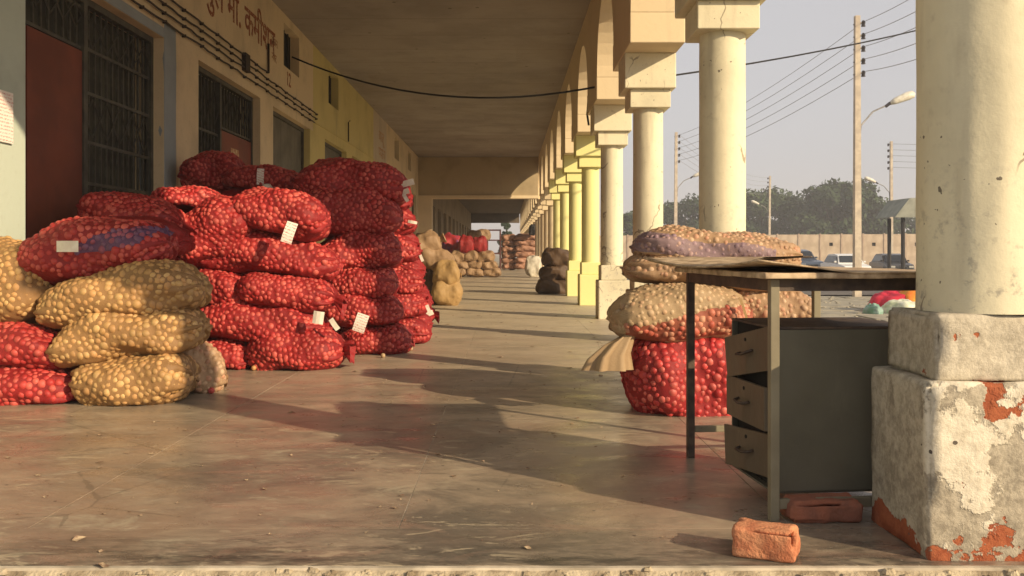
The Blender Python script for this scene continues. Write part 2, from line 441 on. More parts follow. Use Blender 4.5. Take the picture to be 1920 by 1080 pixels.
def leaf_mat(name, a, b):
    t = NT(name, 0.7, 0.2)
    c = t.mix(t.ramp(t.noise(t.pos(), 0.5, 4), 0.35, 0.65), a, b)
    t.col(c)
    return t.m
M['leaf1'] = leaf_mat('dark_foliage', (0.022, 0.042, 0.018), (0.04, 0.068, 0.024))
M['leaf2'] = leaf_mat('mid_foliage', (0.032, 0.056, 0.022), (0.056, 0.088, 0.032))

# ------------------------------------------------------------------ object helpers
def tag(o, label=None, cat=None, group=None, kind=None):
    if label: o['label'] = label
    if cat: o['category'] = cat
    if group: o['group'] = group
    if kind: o['kind'] = kind
    return o

def empty(name, loc=(0, 0, 0), rot=(0, 0, 0), **kw):
    o = bpy.data.objects.new(name, None)
    C.objects.link(o)
    o.location = loc
    o.rotation_euler = rot
    o.empty_display_size = 0.1
    return tag(o, **kw)

def link(name, me, mat=None, parent=None, loc=None, rot=None):
    o = bpy.data.objects.new(name, me)
    if mat is not None and not me.materials:
        me.materials.append(M[mat] if isinstance(mat, str) else mat)
    C.objects.link(o)
    if parent: o.parent = parent
    if loc is not None: o.location = loc
    if rot is not None: o.rotation_euler = rot
    return o

def mesh(name, verts, faces, smooth=False):
    me = bpy.data.meshes.new(name)
    me.from_pydata([tuple(v) for v in verts], [], faces)
    me.update()
    if smooth:
        me.shade_smooth()
    return me

class MB:
    """collects boxes and tubes into one mesh"""
    def __init__(s):
        s.v, s.f = [], []
    def add(s, vs, fs):
        b = len(s.v)
        s.v += [tuple(v) for v in vs]
        s.f += [tuple(b + i for i in f) for f in fs]
        return s
    def box(s, x0, x1, y0, y1, z0, z1, mat=None):
        vs = [Vector((x, y, z)) for z in (z0, z1) for y in (y0, y1) for x in (x0, x1)]
        if mat is not None: vs = [mat @ v for v in vs]
        return s.add(vs, [(0, 2, 3, 1), (4, 5, 7, 6), (0, 1, 5, 4), (2, 6, 7, 3), (0, 4, 6, 2), (1, 3, 7, 5)])
    def tube(s, pts, rad, n=8, closed_ends=True):
        pts = [Vector(p) for p in pts]
        rs = rad if isinstance(rad, (list, tuple)) else [rad] * len(pts)
        rings = []
        for i, p in enumerate(pts):
            d = (pts[min(i + 1, len(pts) - 1)] - pts[max(i - 1, 0)]).normalized()
            a = d.orthogonal().normalized() if abs(d.z) > 0.95 else d.cross(Vector((0, 0, 1))).normalized()
            b = d.cross(a)
            rings.append([p + (a * math.cos(2 * math.pi * k / n) + b * math.sin(2 * math.pi * k / n)) * rs[i] for k in range(n)])
        vs = [v for r_ in rings for v in r_]
        fs = []
        for i in range(len(pts) - 1):
            for k in range(n):
                k2 = (k + 1) % n
                fs.append((i * n + k, i * n + k2, (i + 1) * n + k2, (i + 1) * n + k))
        if closed_ends:
            fs.append(tuple(range(n))[::-1])
            fs.append(tuple((len(pts) - 1) * n + k for k in range(n)))
        return s.add(vs, fs)
    def build(s, name, mat, parent=None, smooth=False, bevel=0, loc=None, rot=None, seg=2):
        me = mesh(name, s.v, s.f, smooth)
        bm = bmesh.new(); bm.from_mesh(me)
        bmesh.ops.recalc_face_normals(bm, faces=bm.faces)
        if bevel:
            bmesh.ops.bevel(bm, geom=list(bm.edges), offset=bevel, segments=seg, affect='EDGES', profile=0.5)
        bm.to_mesh(me); bm.free()
        if smooth: me.shade_smooth()
        return link(name, me, mat, parent, loc, rot)

def box(name, x0, x1, y0, y1, z0, z1, mat, parent=None, bevel=0, seg=2):
    return MB().box(x0, x1, y0, y1, z0, z1).build(name, mat, parent, bevel=bevel, seg=seg)

def rough_box(name, x0, x1, y0, y1, z0, z1, mat, parent=None, bevel=0.02, amp=0.006, cut=10, seed=0, freq=9.0, chips=0.0, loc=None, rot=None):
    bm = bmesh.new()
    bmesh.ops.create_cube(bm, size=1)
    bmesh.ops.scale(bm, vec=(x1 - x0, y1 - y0, z1 - z0), verts=bm.verts)
    bmesh.ops.translate(bm, vec=((x0 + x1) / 2, (y0 + y1) / 2, (z0 + z1) / 2), verts=bm.verts)
    bmesh.ops.bevel(bm, geom=list(bm.edges), offset=bevel, segments=3, affect='EDGES', profile=0.5)
    bmesh.ops.subdivide_edges(bm, edges=[e for e in bm.edges if e.calc_length() > 0.03], cuts=cut, use_grid_fill=True)
    bm.normal_update()
    nn = [v.normal.copy() for v in bm.verts]
    for v, n in zip(bm.verts, nn):
        p = v.co * freq + Vector((seed * 7.1, seed * 3.3, 0))
        d = amp * mnoise.fractal(p, 1.0, 2.0, 4)
        if chips:
            edge = 1.0 if max(abs(c) for c in n) < 0.93 else 0.0
            d -= chips * max(0.0, mnoise.noise(p * 0.8) - 0.05) * edge
        v.co += n * d
    me = bpy.data.meshes.new(name)
    bm.to_mesh(me); bm.free()
    me.shade_smooth()
    return link(name, me, mat, parent, loc, rot)

# ------------------------------------------------------------------ setting: ground, platform, floor
X_IN, X_OUT, XW, ZC = 1.052, 1.43, -2.95, 3.98
PITCH, Y1, NCOL = 2.89, 2.61, 25
YEND = 30.5
YARD = -0.50

def sheet(name, x0, x1, y0, y1, z, mat, nx=1, ny=1, amp=0.0):
    vs, fs = [], []
    for j in range(ny + 1):
        for i in range(nx + 1):
            x = x0 + (x1 - x0) * i / nx; y = y0 + (y1 - y0) * j / ny
            vs.append((x, y, z + (amp * mnoise.noise(Vector((x * 0.8, y * 0.8, 3))) if amp else 0)))
    for j in range(ny):
        for i in range(nx):
            a = j * (nx + 1) + i
            fs.append((a, a + 1, a + nx + 2, a + nx + 1))
    return tag(link(name, mesh(name, vs, fs), mat), kind='structure')

sheet('yard_ground', -700, 700, -300, 1200, YARD - 0.02, 'yard')
sheet('road', 1.9, 300, 27.2, 60, YARD + 0.03, 'asphalt')
sheet('road_verge', 1.9, 300, 60, 69, YARD + 0.02, 'yard')

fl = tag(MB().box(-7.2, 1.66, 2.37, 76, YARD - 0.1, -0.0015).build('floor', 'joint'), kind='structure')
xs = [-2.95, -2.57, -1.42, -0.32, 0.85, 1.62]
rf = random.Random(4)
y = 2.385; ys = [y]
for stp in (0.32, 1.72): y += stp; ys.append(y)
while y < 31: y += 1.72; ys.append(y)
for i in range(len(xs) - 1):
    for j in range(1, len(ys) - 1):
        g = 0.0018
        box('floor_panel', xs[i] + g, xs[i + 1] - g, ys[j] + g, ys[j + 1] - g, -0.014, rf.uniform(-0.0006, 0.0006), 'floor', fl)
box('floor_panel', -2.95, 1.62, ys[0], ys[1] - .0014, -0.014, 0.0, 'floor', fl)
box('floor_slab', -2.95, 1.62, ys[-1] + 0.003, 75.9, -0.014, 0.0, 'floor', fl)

# rough mortar lip of the platform
lip = []
rp = random.Random(8)
mb = MB()
for i in range(240):
    x = rp.uniform(-1.55, 1.5); yy = rp.uniform(2.335, 2.372); r_ = rp.uniform(0.005, 0.014)
    z = rp.uniform(-0.035, -0.006) - (2.372 - yy) * 0.4
    sub = [Vector((x + r_ * 1.4 * math.cos(a) * rp.uniform(.7, 1.2), yy + r_ * math.sin(a) * rp.uniform(.7, 1.2), z)) for a in [k * math.pi / 3 for k in range(6)]]
    top = [v + Vector((0, 0, r_ * rp.uniform(.5, 1))) + (Vector((x, yy, z)) - v) * 0.4 for v in sub]
    mb.add(sub + top, [tuple(range(6, 12))] + [(k, (k + 1) % 6, 6 + (k + 1) % 6, 6 + k) for k in range(6)])
tag(mb.build('edge_rubble', 'rubble'), kind='stuff')
vs, fs = [], []
nx = 200
for i in range(nx + 1):
    x = -7 + 8.6 * i / nx
    w = 0.006 * mnoise.noise(Vector((x * 9, 0, 0)))
    vs += [(x, 2.384 + w, -0.003), (x, 2.362 + w, -0.012), (x, 2.330 + w * 2, -0.055), (x, 2.32, YARD - 0.1)]
for i in range(nx):
    for k in range(3):
        a = i * 4 + k
        fs.append((a, a + 1, a + 5, a + 4))
tag(link('platform_edge', mesh('platform_edge', vs, fs, True), 'rubble'), kind='structure')

# ------------------------------------------------------------------ market building
bld = empty('market_building', (-3, 16, 0), label='long cream market building with shop gates behind the sacks on the left', cat='building')
def bpart(o):
    o.parent = bld
    o.location = o.location - bld.location
    return o

doors = [(5.59, 7.85), (8.73, 10.92), (11.52, 13.67), (14.8, 16.8), (17.4, 19.4), (20.3, 22.2), (23.0, 24.9), (25.7, 27.5), (28.3, 29.8)]
far_doors = [(31.8 + 3.6 * k, 33.9 + 3.6 * k) for k in range(12)]
vents = [(12.07, 12.97), (15.1, 16.0), (24.0, 25.0), (27.3, 28.2)]
ZD = 2.66
def wall_seg(y0, y1, mat, z0=-0.02, z1=ZC, x0=-3.27, x1=XW):
    o = box('wall', x0, x1, y0, y1, z0, z1, mat); bpart(o); return o
ZB = 3.02       # string line: wall above the doors
edges = [2.42] + [e for d in doors for e in d] + [YEND]
def wmat(ya):
    if ya < 5: return 'wall_blue'
    if 13.6 <= ya < 20.2: return 'wall_yellow'
    if 22.1 <= ya < 23: return 'wall_pink'
    return 'wall'
for i in range(0, len(edges), 2):
    wall_seg(edges[i], edges[i + 1], wmat(edges[i]), z1=ZD)
# above doors: strips with vents cut out
cuts = [2.42, 5.59, 8.30, 13.9, 20.2, 24.0 - 1.6, YEND]
mats = ['wall_blue', 'wall', 'wall', 'wall_yellow', 'wall_pink', 'wall']
for (a, b, mt) in zip(cuts[:-1], cuts[1:], mats):
    wall_seg(a, b, mt, z0=ZD, z1=3.29)
    pts = [a] + [e for v in vents if a - .01 <= v[0] and v[1] <= b + .01 for e in v] + [b]
    for k in range(0, len(pts), 2):
        wall_seg(pts[k], pts[k + 1], mt, z0=3.29, z1=3.86)
    wall_seg(a, b, mt, z0=3.86, z1=ZC)
for (a, b) in vents:
    v = box('vent_window', -3.12, -3.08, a, b, 3.29, 3.86, 'black'); bpart(v)
    for k in range(3):
        yy = a + (b - a) * (k + 1) / 4
        box('bar', -3.07, -3.05, yy - .01, yy + .01, 3.29, 3.86, 'gate', v)

# second stretch of corridor, farther on
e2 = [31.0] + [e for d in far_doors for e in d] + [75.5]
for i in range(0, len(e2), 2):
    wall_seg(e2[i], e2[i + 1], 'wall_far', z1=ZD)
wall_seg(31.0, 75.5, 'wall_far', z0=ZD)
for (a, b) in far_doors:
    bpart(box('shutter', -3.14, -3.10, a, b, 0, ZD, 'shutter'))
bpart(box('rear_wall', -7.2, -7.0, 2.42, 75.5, -0.02, ZC, 'wall'))
bpart(box('end_wall', -7.0, -3.27, 2.42, 2.62, -0.02, ZC, 'wall_blue'))
bpart(box('end_beam', -3.27, 1.05, 2.42, 2.62, 3.62, ZC, 'wall'))
# cross wall at the end of the first stretch
bpart(box('cross_beam', XW, 1.05, YEND, YEND + 0.4, 2.70, ZC, 'shade_paint'))
bpart(box('lintel', XW, 1.06, YEND - 0.06, YEND + 0.42, 2.60, 2.70, 'col_far'))
bpart(box('pilaster', XW, -2.50, YEND - 0.03, YEND + 0.42, 0, 2.60, 'col_far'))
bpart(box('cross_beam', -3.2, 1.05, 75.2, 75.6, 3.20, ZC, 'ceiling_shade'))
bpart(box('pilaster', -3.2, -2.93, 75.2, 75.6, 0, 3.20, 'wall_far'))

tag(MB().box(-7.2, 1.55, 2.40, YEND + .2, ZC, ZC + 0.22).build('ceiling', 'ceiling'), kind='structure')
tag(MB().box(-7.2, 1.55, YEND + .2, 75.9, ZC, ZC + 0.22).build('ceiling', 'ceiling_shade'), kind='structure')

def gate(y0, y1, kind):
    """metal gate set into a doorway: frame, bars, leaf; sub-parts hang below the gate part"""
    g = empty('shop_gate', (0, 0, 0)); g.parent = bld; g.location = -bld.location
    xg = -3.07
    t = 0.03
    mb = MB()
    mb.box(xg - t, xg + t, y0, y0 + .05, 0, ZD).box(xg - t, xg + t, y1 - .05, y1, 0, ZD).box(xg - t, xg + t, y0 + .05, y1 - .05, ZD - .05, ZD)
    mb.build('gate_frame', 'gate', g)
    box('shutter', -3.22, -3.20, y0, y1, 0, ZD, 'gate_back', g)
    barme = {}
    def bar(y, za, zb, w=0.008):
        key = (round(za, 3), round(zb, 3))
        if key not in barme:
            barme[key] = mesh('bar', *(lambda m: (m.v, m.f))(MB().box(-w, w, -w, w, za, zb)))
        link('bar', barme[key], 'gate', g, (xg, y, 0))
    def rails(ya, yb, zs):
        for z in zs:
            box('rail', xg - .012, xg + .012, ya, yb, z - .012, z + .012, 'gate', g)
    def lattice(ya, yb, za, zb, n):
        mb = MB()
        for k in range(n):
            a = ya + (yb - ya) * k / n; b = ya + (yb - ya) * (k + 1) / n; c = (a + b) / 2; zc = (za + zb) / 2
            ring = [(xg + .014, a, zc), (xg + .014, c, zb), (xg + .014, b, zc), (xg + .014, c, za), (xg + .014, a, zc)]
            mb.tube(ring, 0.007, 4, False)
        mb.build('lattice', 'gate', g)
    if kind == 1:
        lf = box('door_leaf', xg - .02, xg + .02, 5.80, 6.55, 0.02, 2.26, 'red_door', g)
        box('post', xg - .03, xg + .035, 6.552, 6.61, 0, ZD - .052, 'gate', g)
        rails(5.66, 6.55, (2.285, ZD - .08)); lattice(5.66, 6.55, 2.42, 2.60, 5)
        for k in range(9): bar(5.7 + k * .1, 2.3, 2.6)
        for k in range(12): bar(6.69 + k * .1, 0.02, 2.6)
        rails(6.61, 7.8, (2.30, 1.98, 1.32, 1.62, 0.9))
        lattice(6.61, 7.8, 1.66, 1.94, 5); lattice(6.61, 7.8, 2.32, 2.55, 5)
        hb = MB().tube([(xg + .05, 6.50, .98), (xg + .075, 6.50, 1.0), (xg + .075, 6.50, 1.13), (xg + .05, 6.50, 1.15)], .008, 6)
        hb.build('handle', 'metal', g, True)
    elif kind == 2:
        a = y0 + .05; m = y0 + 0.93
        for k in range(8): bar(a + .07 + k * .1, 0.02, 2.6)
        rails(a, m, (2.05, 1.6, 1.2)); lattice(a, m, 2.1, 2.5, 3); lattice(a, m, 1.65, 2.0, 3)
        box('post', xg - .03, xg + .035, m, m + .05, 0, ZD - .052, 'gate', g)
        box('door_leaf', xg - .02, xg + .02, m + .052, y1 - .05, 0.02, 2.12, 'red_door', g)
        box('notice', xg + .021, xg + .024, m + .42, m + .72, 1.85, 1.97, 'ink_faint', g)
        rails(m + .05, y1 - .05, (2.15,)); lattice(m + .05, y1 - .05, 2.25, 2.5, 6)
        for k in range(11): bar(m + .12 + k * .1, 2.16, 2.6)
    else:
        m = (y0 + y1) / 2
        for k in range(5):
            a = y0 + .05 + (y1 - y0 - .1) * k / 5; b = y0 + .05 + (y1 - y0 - .1) * (k + 1) / 5
            box('door_panel', xg - .03, xg + .0, a + .004, b - .004, 0.02, ZD - .052, 'shutter', g)
        box('rail', xg + .002, xg + .014, y0 + .06, y1 - .06, 1.8, 1.84, 'shutter', g)
for k, (a, b) in enumerate(doors):
    gate(a, b, 1 if k == 0 else (2 if k == 1 else 3))
# blue-grey painted surround of the first gate, cream reveal strips
bpart(rough_box('door_surround', -3.26, XW + .006, 7.852, 8.13, 0, 2.80, 'blue_trim', amp=.006, bevel=.008, cut=8))
bpart(box('door_surround', -3.26, XW + .005, 5.0, 7.85, ZD + .002, 2.745, 'blue_trim'))
# painted lettering
def text(body, size, y, z, mat, parent, sx=1.0):
    cu = bpy.data.curves.new('lettering', 'FONT')
    cu.body = body; cu.size = size; cu.extrude = 0.0008; cu.offset = size * .012; cu.align_x = 'LEFT'
    tmp = bpy.data.objects.new('tmp', cu)
    C.objects.link(tmp)
    bpy.context.view_layer.update()
    me = bpy.data.meshes.new_from_object(tmp.evaluated_get(bpy.context.evaluated_depsgraph_get()))
    bpy.data.objects.remove(tmp)
    o = link('lettering', me, mat, parent)
    o.rotation_euler = (R(90), 0, R(90))
    o.scale = (sx, 1, 1)
    o.location = Vector((XW + .003, y, z)) - bld.location
    return o
T1 = text('\u0924\u093e\u091c\u0941\u0932 \u092e\u093e. \u0915\u092e\u0940\u0936\u0928', 0.34, 8.45, 3.30, 'ink', bld, 1.15)
w = T1.dimensions.x if T1.dimensions.x > 0 else 2
T1.scale[0] *= 2.75 / max(w, .01)
T1.scale[1] = 1.35
t2 = text('\u0926\u0941\u0915\u093e\u0928', 0.15, 11.42, 3.43, 'ink_faint', bld)
t3 = text('\u0928\u0902\u092c\u0930', 0.15, 11.45, 3.23, 'ink_faint', bld)
t4 = text('12', 0.26, 12.20, 3.06, 'ink', bld)
t5 = text('\u0906\u0932\u0942', 0.36, 21.0, 3.40, 'ink_faint', bld, 1.5)
t6 = text('\u092a\u092f\u093e\u091c', 0.36, 21.0, 3.02, 'ink_faint', bld, 1.5)
# shadow-free patch of bare plaster by the second gate
# notice on the near wall
nb = box('notice_board', XW + .002, XW + .018, 5.02, 5.42, 1.46, 1.76, 'paper')
tag(nb, 'pinkish paper notice fixed to the pale green wall left of the red door', 'notice')

# cables along the wall
rc = random.Random(3)
cb_specs = [(0.672, 'lowest'), (0.700, 'second lowest'), (0.724, 'second highest'), (0.750, 'highest')]
for k, (sl, nm) in enumerate(cb_specs):
    z = EYE + sl * 2.92
    pts = []
    yy = 4.6
    yl = (14.0, 14.2, 14.1, 11.2)[k]
    while yy < yl:
        pts.append((XW + 0.03 + rc.uniform(-.004, .004), yy, z + rc.uniform(-.006, .006) - 0.005 * math.sin((yy * 2.1 + k) * 3)))
        yy += 0.16
    root = empty('wall_cable', (XW, 4.6, z), label='%s of the four brown cables clipped along the wall above the gates' % nm, cat='cable', group='cables along the shop wall')
    inv = Matrix.Translation((-XW, -4.6, -z))
    mb = MB().tube([inv @ Vector(p) for p in pts], 0.009, 6)
    mb.build('sheath', 'conduit', root, True)
    cm = None
    for q in range(2, len(pts), 3):
        if cm is None:
            cm = mesh('clip', *(lambda m: (m.v, m.f))(MB().box(-.026, .011, -.007, .007, -.013, .013)))
        link('clip', cm, 'conduit', root, inv @ Vector(pts[q]))
o = MB().tube([(XW + .02, 11.22, 3.02), (XW + .02, 11.22, 3.38)], .016, 6).build('conduit_pipe', 'conduit')
tag(o, 'short upright conduit below the last painted letters', 'conduit')
o = box('switch_box', XW + .002, XW + .05, 10.15, 10.32, 2.84, 3.04, 'conduit', bevel=.004)
tag(o, 'small dark switch box on the cable run above the second gate', 'switch box')
o = MB().tube([(XW + .012, 14.0, 2.80), (XW + .012, 18.0, 2.86), (XW + .012, 22.0, 2.87)], .009, 5).build('wall_pipe', 'wall_yellow')
tag(o, 'thin painted pipe running on along the yellow stretch of wall', 'pipe')
o = MB().tube([(XW + .02, 16.9, 2.86), (XW + .02, 16.9, 3.22), (XW + .05, 16.9, 3.25)], .012, 5).build('conduit_pipe', 'conduit')
tag(o, 'thin upright conduit on the yellow stretch of wall', 'conduit')

# ------------------------------------------------------------------ arcade: columns and arches
def cyl_mesh(name, r, z0, z1, n=48, rings=14, flare=True, amp=0.0015, seed=0):
    vs, fs = [], []
    for i in range(rings + 1):
        t = i / rings
        z = z0 + (z1 - z0) * t
        rr = r * (1.0 + (0.02 * (1 - t)))
        for k in range(n):
            a = 2 * math.pi * k / n
            q = rr + amp * mnoise.noise(Vector((math.cos(a) * 3, math.sin(a) * 3, z * 4 + seed)))
            vs.append((q * math.cos(a), q * math.sin(a), z))
    for i in range(rings):
        for k in range(n):
            k2 = (k + 1) % n
            fs.append((i * n + k, i * n + k2, (i + 1) * n + k2, (i + 1) * n + k))
    return mesh(name, vs, fs, True)

XC = 1.30
col_parts = {}
ords = ['nearest', 'second', 'third', 'fourth', 'fifth', 'sixth', 'seventh', 'eighth', 'ninth', 'tenth', 'eleventh', 'twelfth']
shaft0 = cyl_mesh('shaft', 0.172, 0.652, 2.14, n=96, rings=60, amp=.004)
shaft_me = cyl_mesh('shaft', 0.136, 0.655, 2.14)
proto = {}
def cbox(key, name, x0, x1, hy, z0, z1, bevel):
    if key not in proto:
        o = MB().box(x0, x1, -hy, hy, z0, z1).build(name, None, bevel=bevel)
        proto[key] = o.data
        bpy.data.objects.remove(o)
    return proto[key]
for n in range(NCOL):
    y = Y1 + PITCH * n
    yellow = n in (4, 5, 6, 7)
    m = 'col_yellow' if yellow else ('col' if n < 8 else 'col_far')
    if n == 0: lab = 'nearest round cream column on a chipped two-tier plinth beside the desk'
    elif yellow: lab = '%s column of the arcade counted from the desk, painted pale yellow' % ords[n]
    elif n < 12: lab = '%s cream column of the arcade counted from the desk' % ords[n]
    else: lab = 'cream column in the far row beyond the twelfth of the arcade'
    r_ = empty('column', (XC, y, 0), label=lab, cat='column', group='columns of the arcade' if n < 12 else 'far columns of the arcade')
    def cp(me, name):
        me2 = proto.get((name, m))
        if me2 is None:
            me2 = me.copy(); me2.materials.clear(); me2.materials.append(M[m]); proto[(name, m)] = me2
        return link(name, me2, None, r_)
    if n == 0:
        link('shaft', shaft0, 'col', r_, (.062, 0, 0))
    else:
        cp(shaft_me, 'shaft')
    if n == 0:
        rough_box('base_block', 1.116 - XC, 1.62 - XC, -.195, .195, -0.01, .472, 'plinth', r_, bevel=.013, amp=.005, cut=16, chips=.035, seed=1)
        rough_box('upper_base_block', 1.155 - XC, 1.58 - XC, -.16, .16, .470, .652, 'plinth', r_, bevel=.011, amp=.005, cut=12, chips=.03, seed=2)
    else:
        cp(cbox('b1', 'base_block', 1.116 - XC, 1.50 - XC, .19, -0.01, .472, .014), 'base_block')
        cp(cbox('b2', 'upper_base_block', 1.150 - XC, 1.465 - XC, .158, .472, .655, .010), 'upper_base_block')
    cp(cbox('c1', 'capital', 1.112 - XC, 1.475 - XC, .19, 2.12, 2.285, .006), 'capital')
    cp(cbox('c2', 'abacus', 1.057 - XC, 1.515 - XC, .24, 2.285, 2.60, .008), 'abacus')
    kk = m
    m = 'col_far'
    cp(cbox('c3', 'corbel', 1.050 - XC, 1.520 - XC, .63, 2.60, 2.86, .008), 'corbel')
    m = kk
# arches
ra = PITCH / 2 - .63
vs2 = []
N = 20
prof = [(0.0, 2.862), (.63, 2.862)] + [(PITCH / 2 - ra * math.cos(math.pi * k / N), 2.862 + ra * math.sin(math.pi * k / N)) for k in range(1, N)] + [(PITCH - .63, 2.862), (PITCH, 2.862)]
vs, fs = [], []
for xx in (X_IN - XC + .003, X_OUT - XC):
    for (yy, zz) in prof: vs.append((xx, yy, zz))
    for (yy, zz) in prof: vs.append((xx, yy, ZC - .002))
K = len(prof)
for k in range(K - 1):
    fs.append((k, k + 1, K + k + 1, K + k))
    fs.append((2 * K + k + 1, 2 * K + k, 3 * K + k, 3 * K + k + 1))
    fs.append((k + 1, k, 2 * K + k, 2 * K + k + 1))
arch_me = mesh('arch', vs, fs)
arch_me.materials.append(M['col_far'])
arc = empty('arcade_wall', (XC, Y1, 0), label='row of round cream arches carried by the columns on the right', cat='arcade')
for n in range(NCOL - 1):
    link('arch', arch_me, None, arc, (0, PITCH * n, 0))
box('arch_end', X_IN - XC + .003, X_OUT - XC, -.19, -.001, 2.862, ZC - .002, 'col_far', arc)

# ------------------------------------------------------------------ overhead cables
def catenary(a, b, sag, n=16):
    a, b = Vector(a), Vector(b)
    return [a.lerp(b, i / n) - Vector((0, 0, sag * 4 * (i / n) * (1 - i / n))) for i in range(n + 1)]
pA = px(548, 107, 12.55); pB = px(1142, 158, 10.8); pC = px(2050, -45, 20)
pts = catenary(pA, pB, 0.33) + catenary(pB, pC, 0.25)[1:]
o = MB().tube(pts, 0.013, 6).build('overhead_cable', 'cable', smooth=True)
tag(o, 'black cable hanging from the wall vent across the corridor and out through the arcade', 'cable')
o = MB().tube([px(1103, 130, 12.2), px(1105, 160, 12.2), px(1101, 215, 12.1), px(1104, 235, 12.1)], 0.014, 6).build('hanging_wire', 'cable', smooth=True)
tag(o, 'short dark wire hanging down inside the arch', 'wire')

# ------------------------------------------------------------------ sacks
def onion_meshes():
    out = []
    for k in range(4):
        bm = bmesh.new()
        bmesh.ops.create_icosphere(bm, subdivisions=2, radius=1)
        rr = random.Random(k)
        for v in bm.verts:
            z = v.co.z
            s = 1 + 0.05 * mnoise.noise(v.co * 1.7 + Vector((k * 5, 0, 0)))
            v.co *= s
            v.co.z *= 0.88
            if z > 0.8: v.co.z += (z - 0.8) * 0.7
        me = bpy.data.meshes.new('onion')
        bm.to_mesh(me); bm.free()
        me.shade_smooth()
        out.append(me)
    return out
ON = onion_meshes()
ONV = [np.array([v.co[:] for v in m_.vertices]) for m_ in ON]
ONF = np.array([p.vertices[:] for p in ON[0].polygons])
assert len(ONV[0]) == 42
on_cache = {}
def onion_me(k, mat):
    if (k, mat) not in on_cache:
        me = ON[k].copy(); me.materials.clear(); me.materials.append(M[mat]); on_cache[(k, mat)] = me
    return on_cache[(k, mat)]

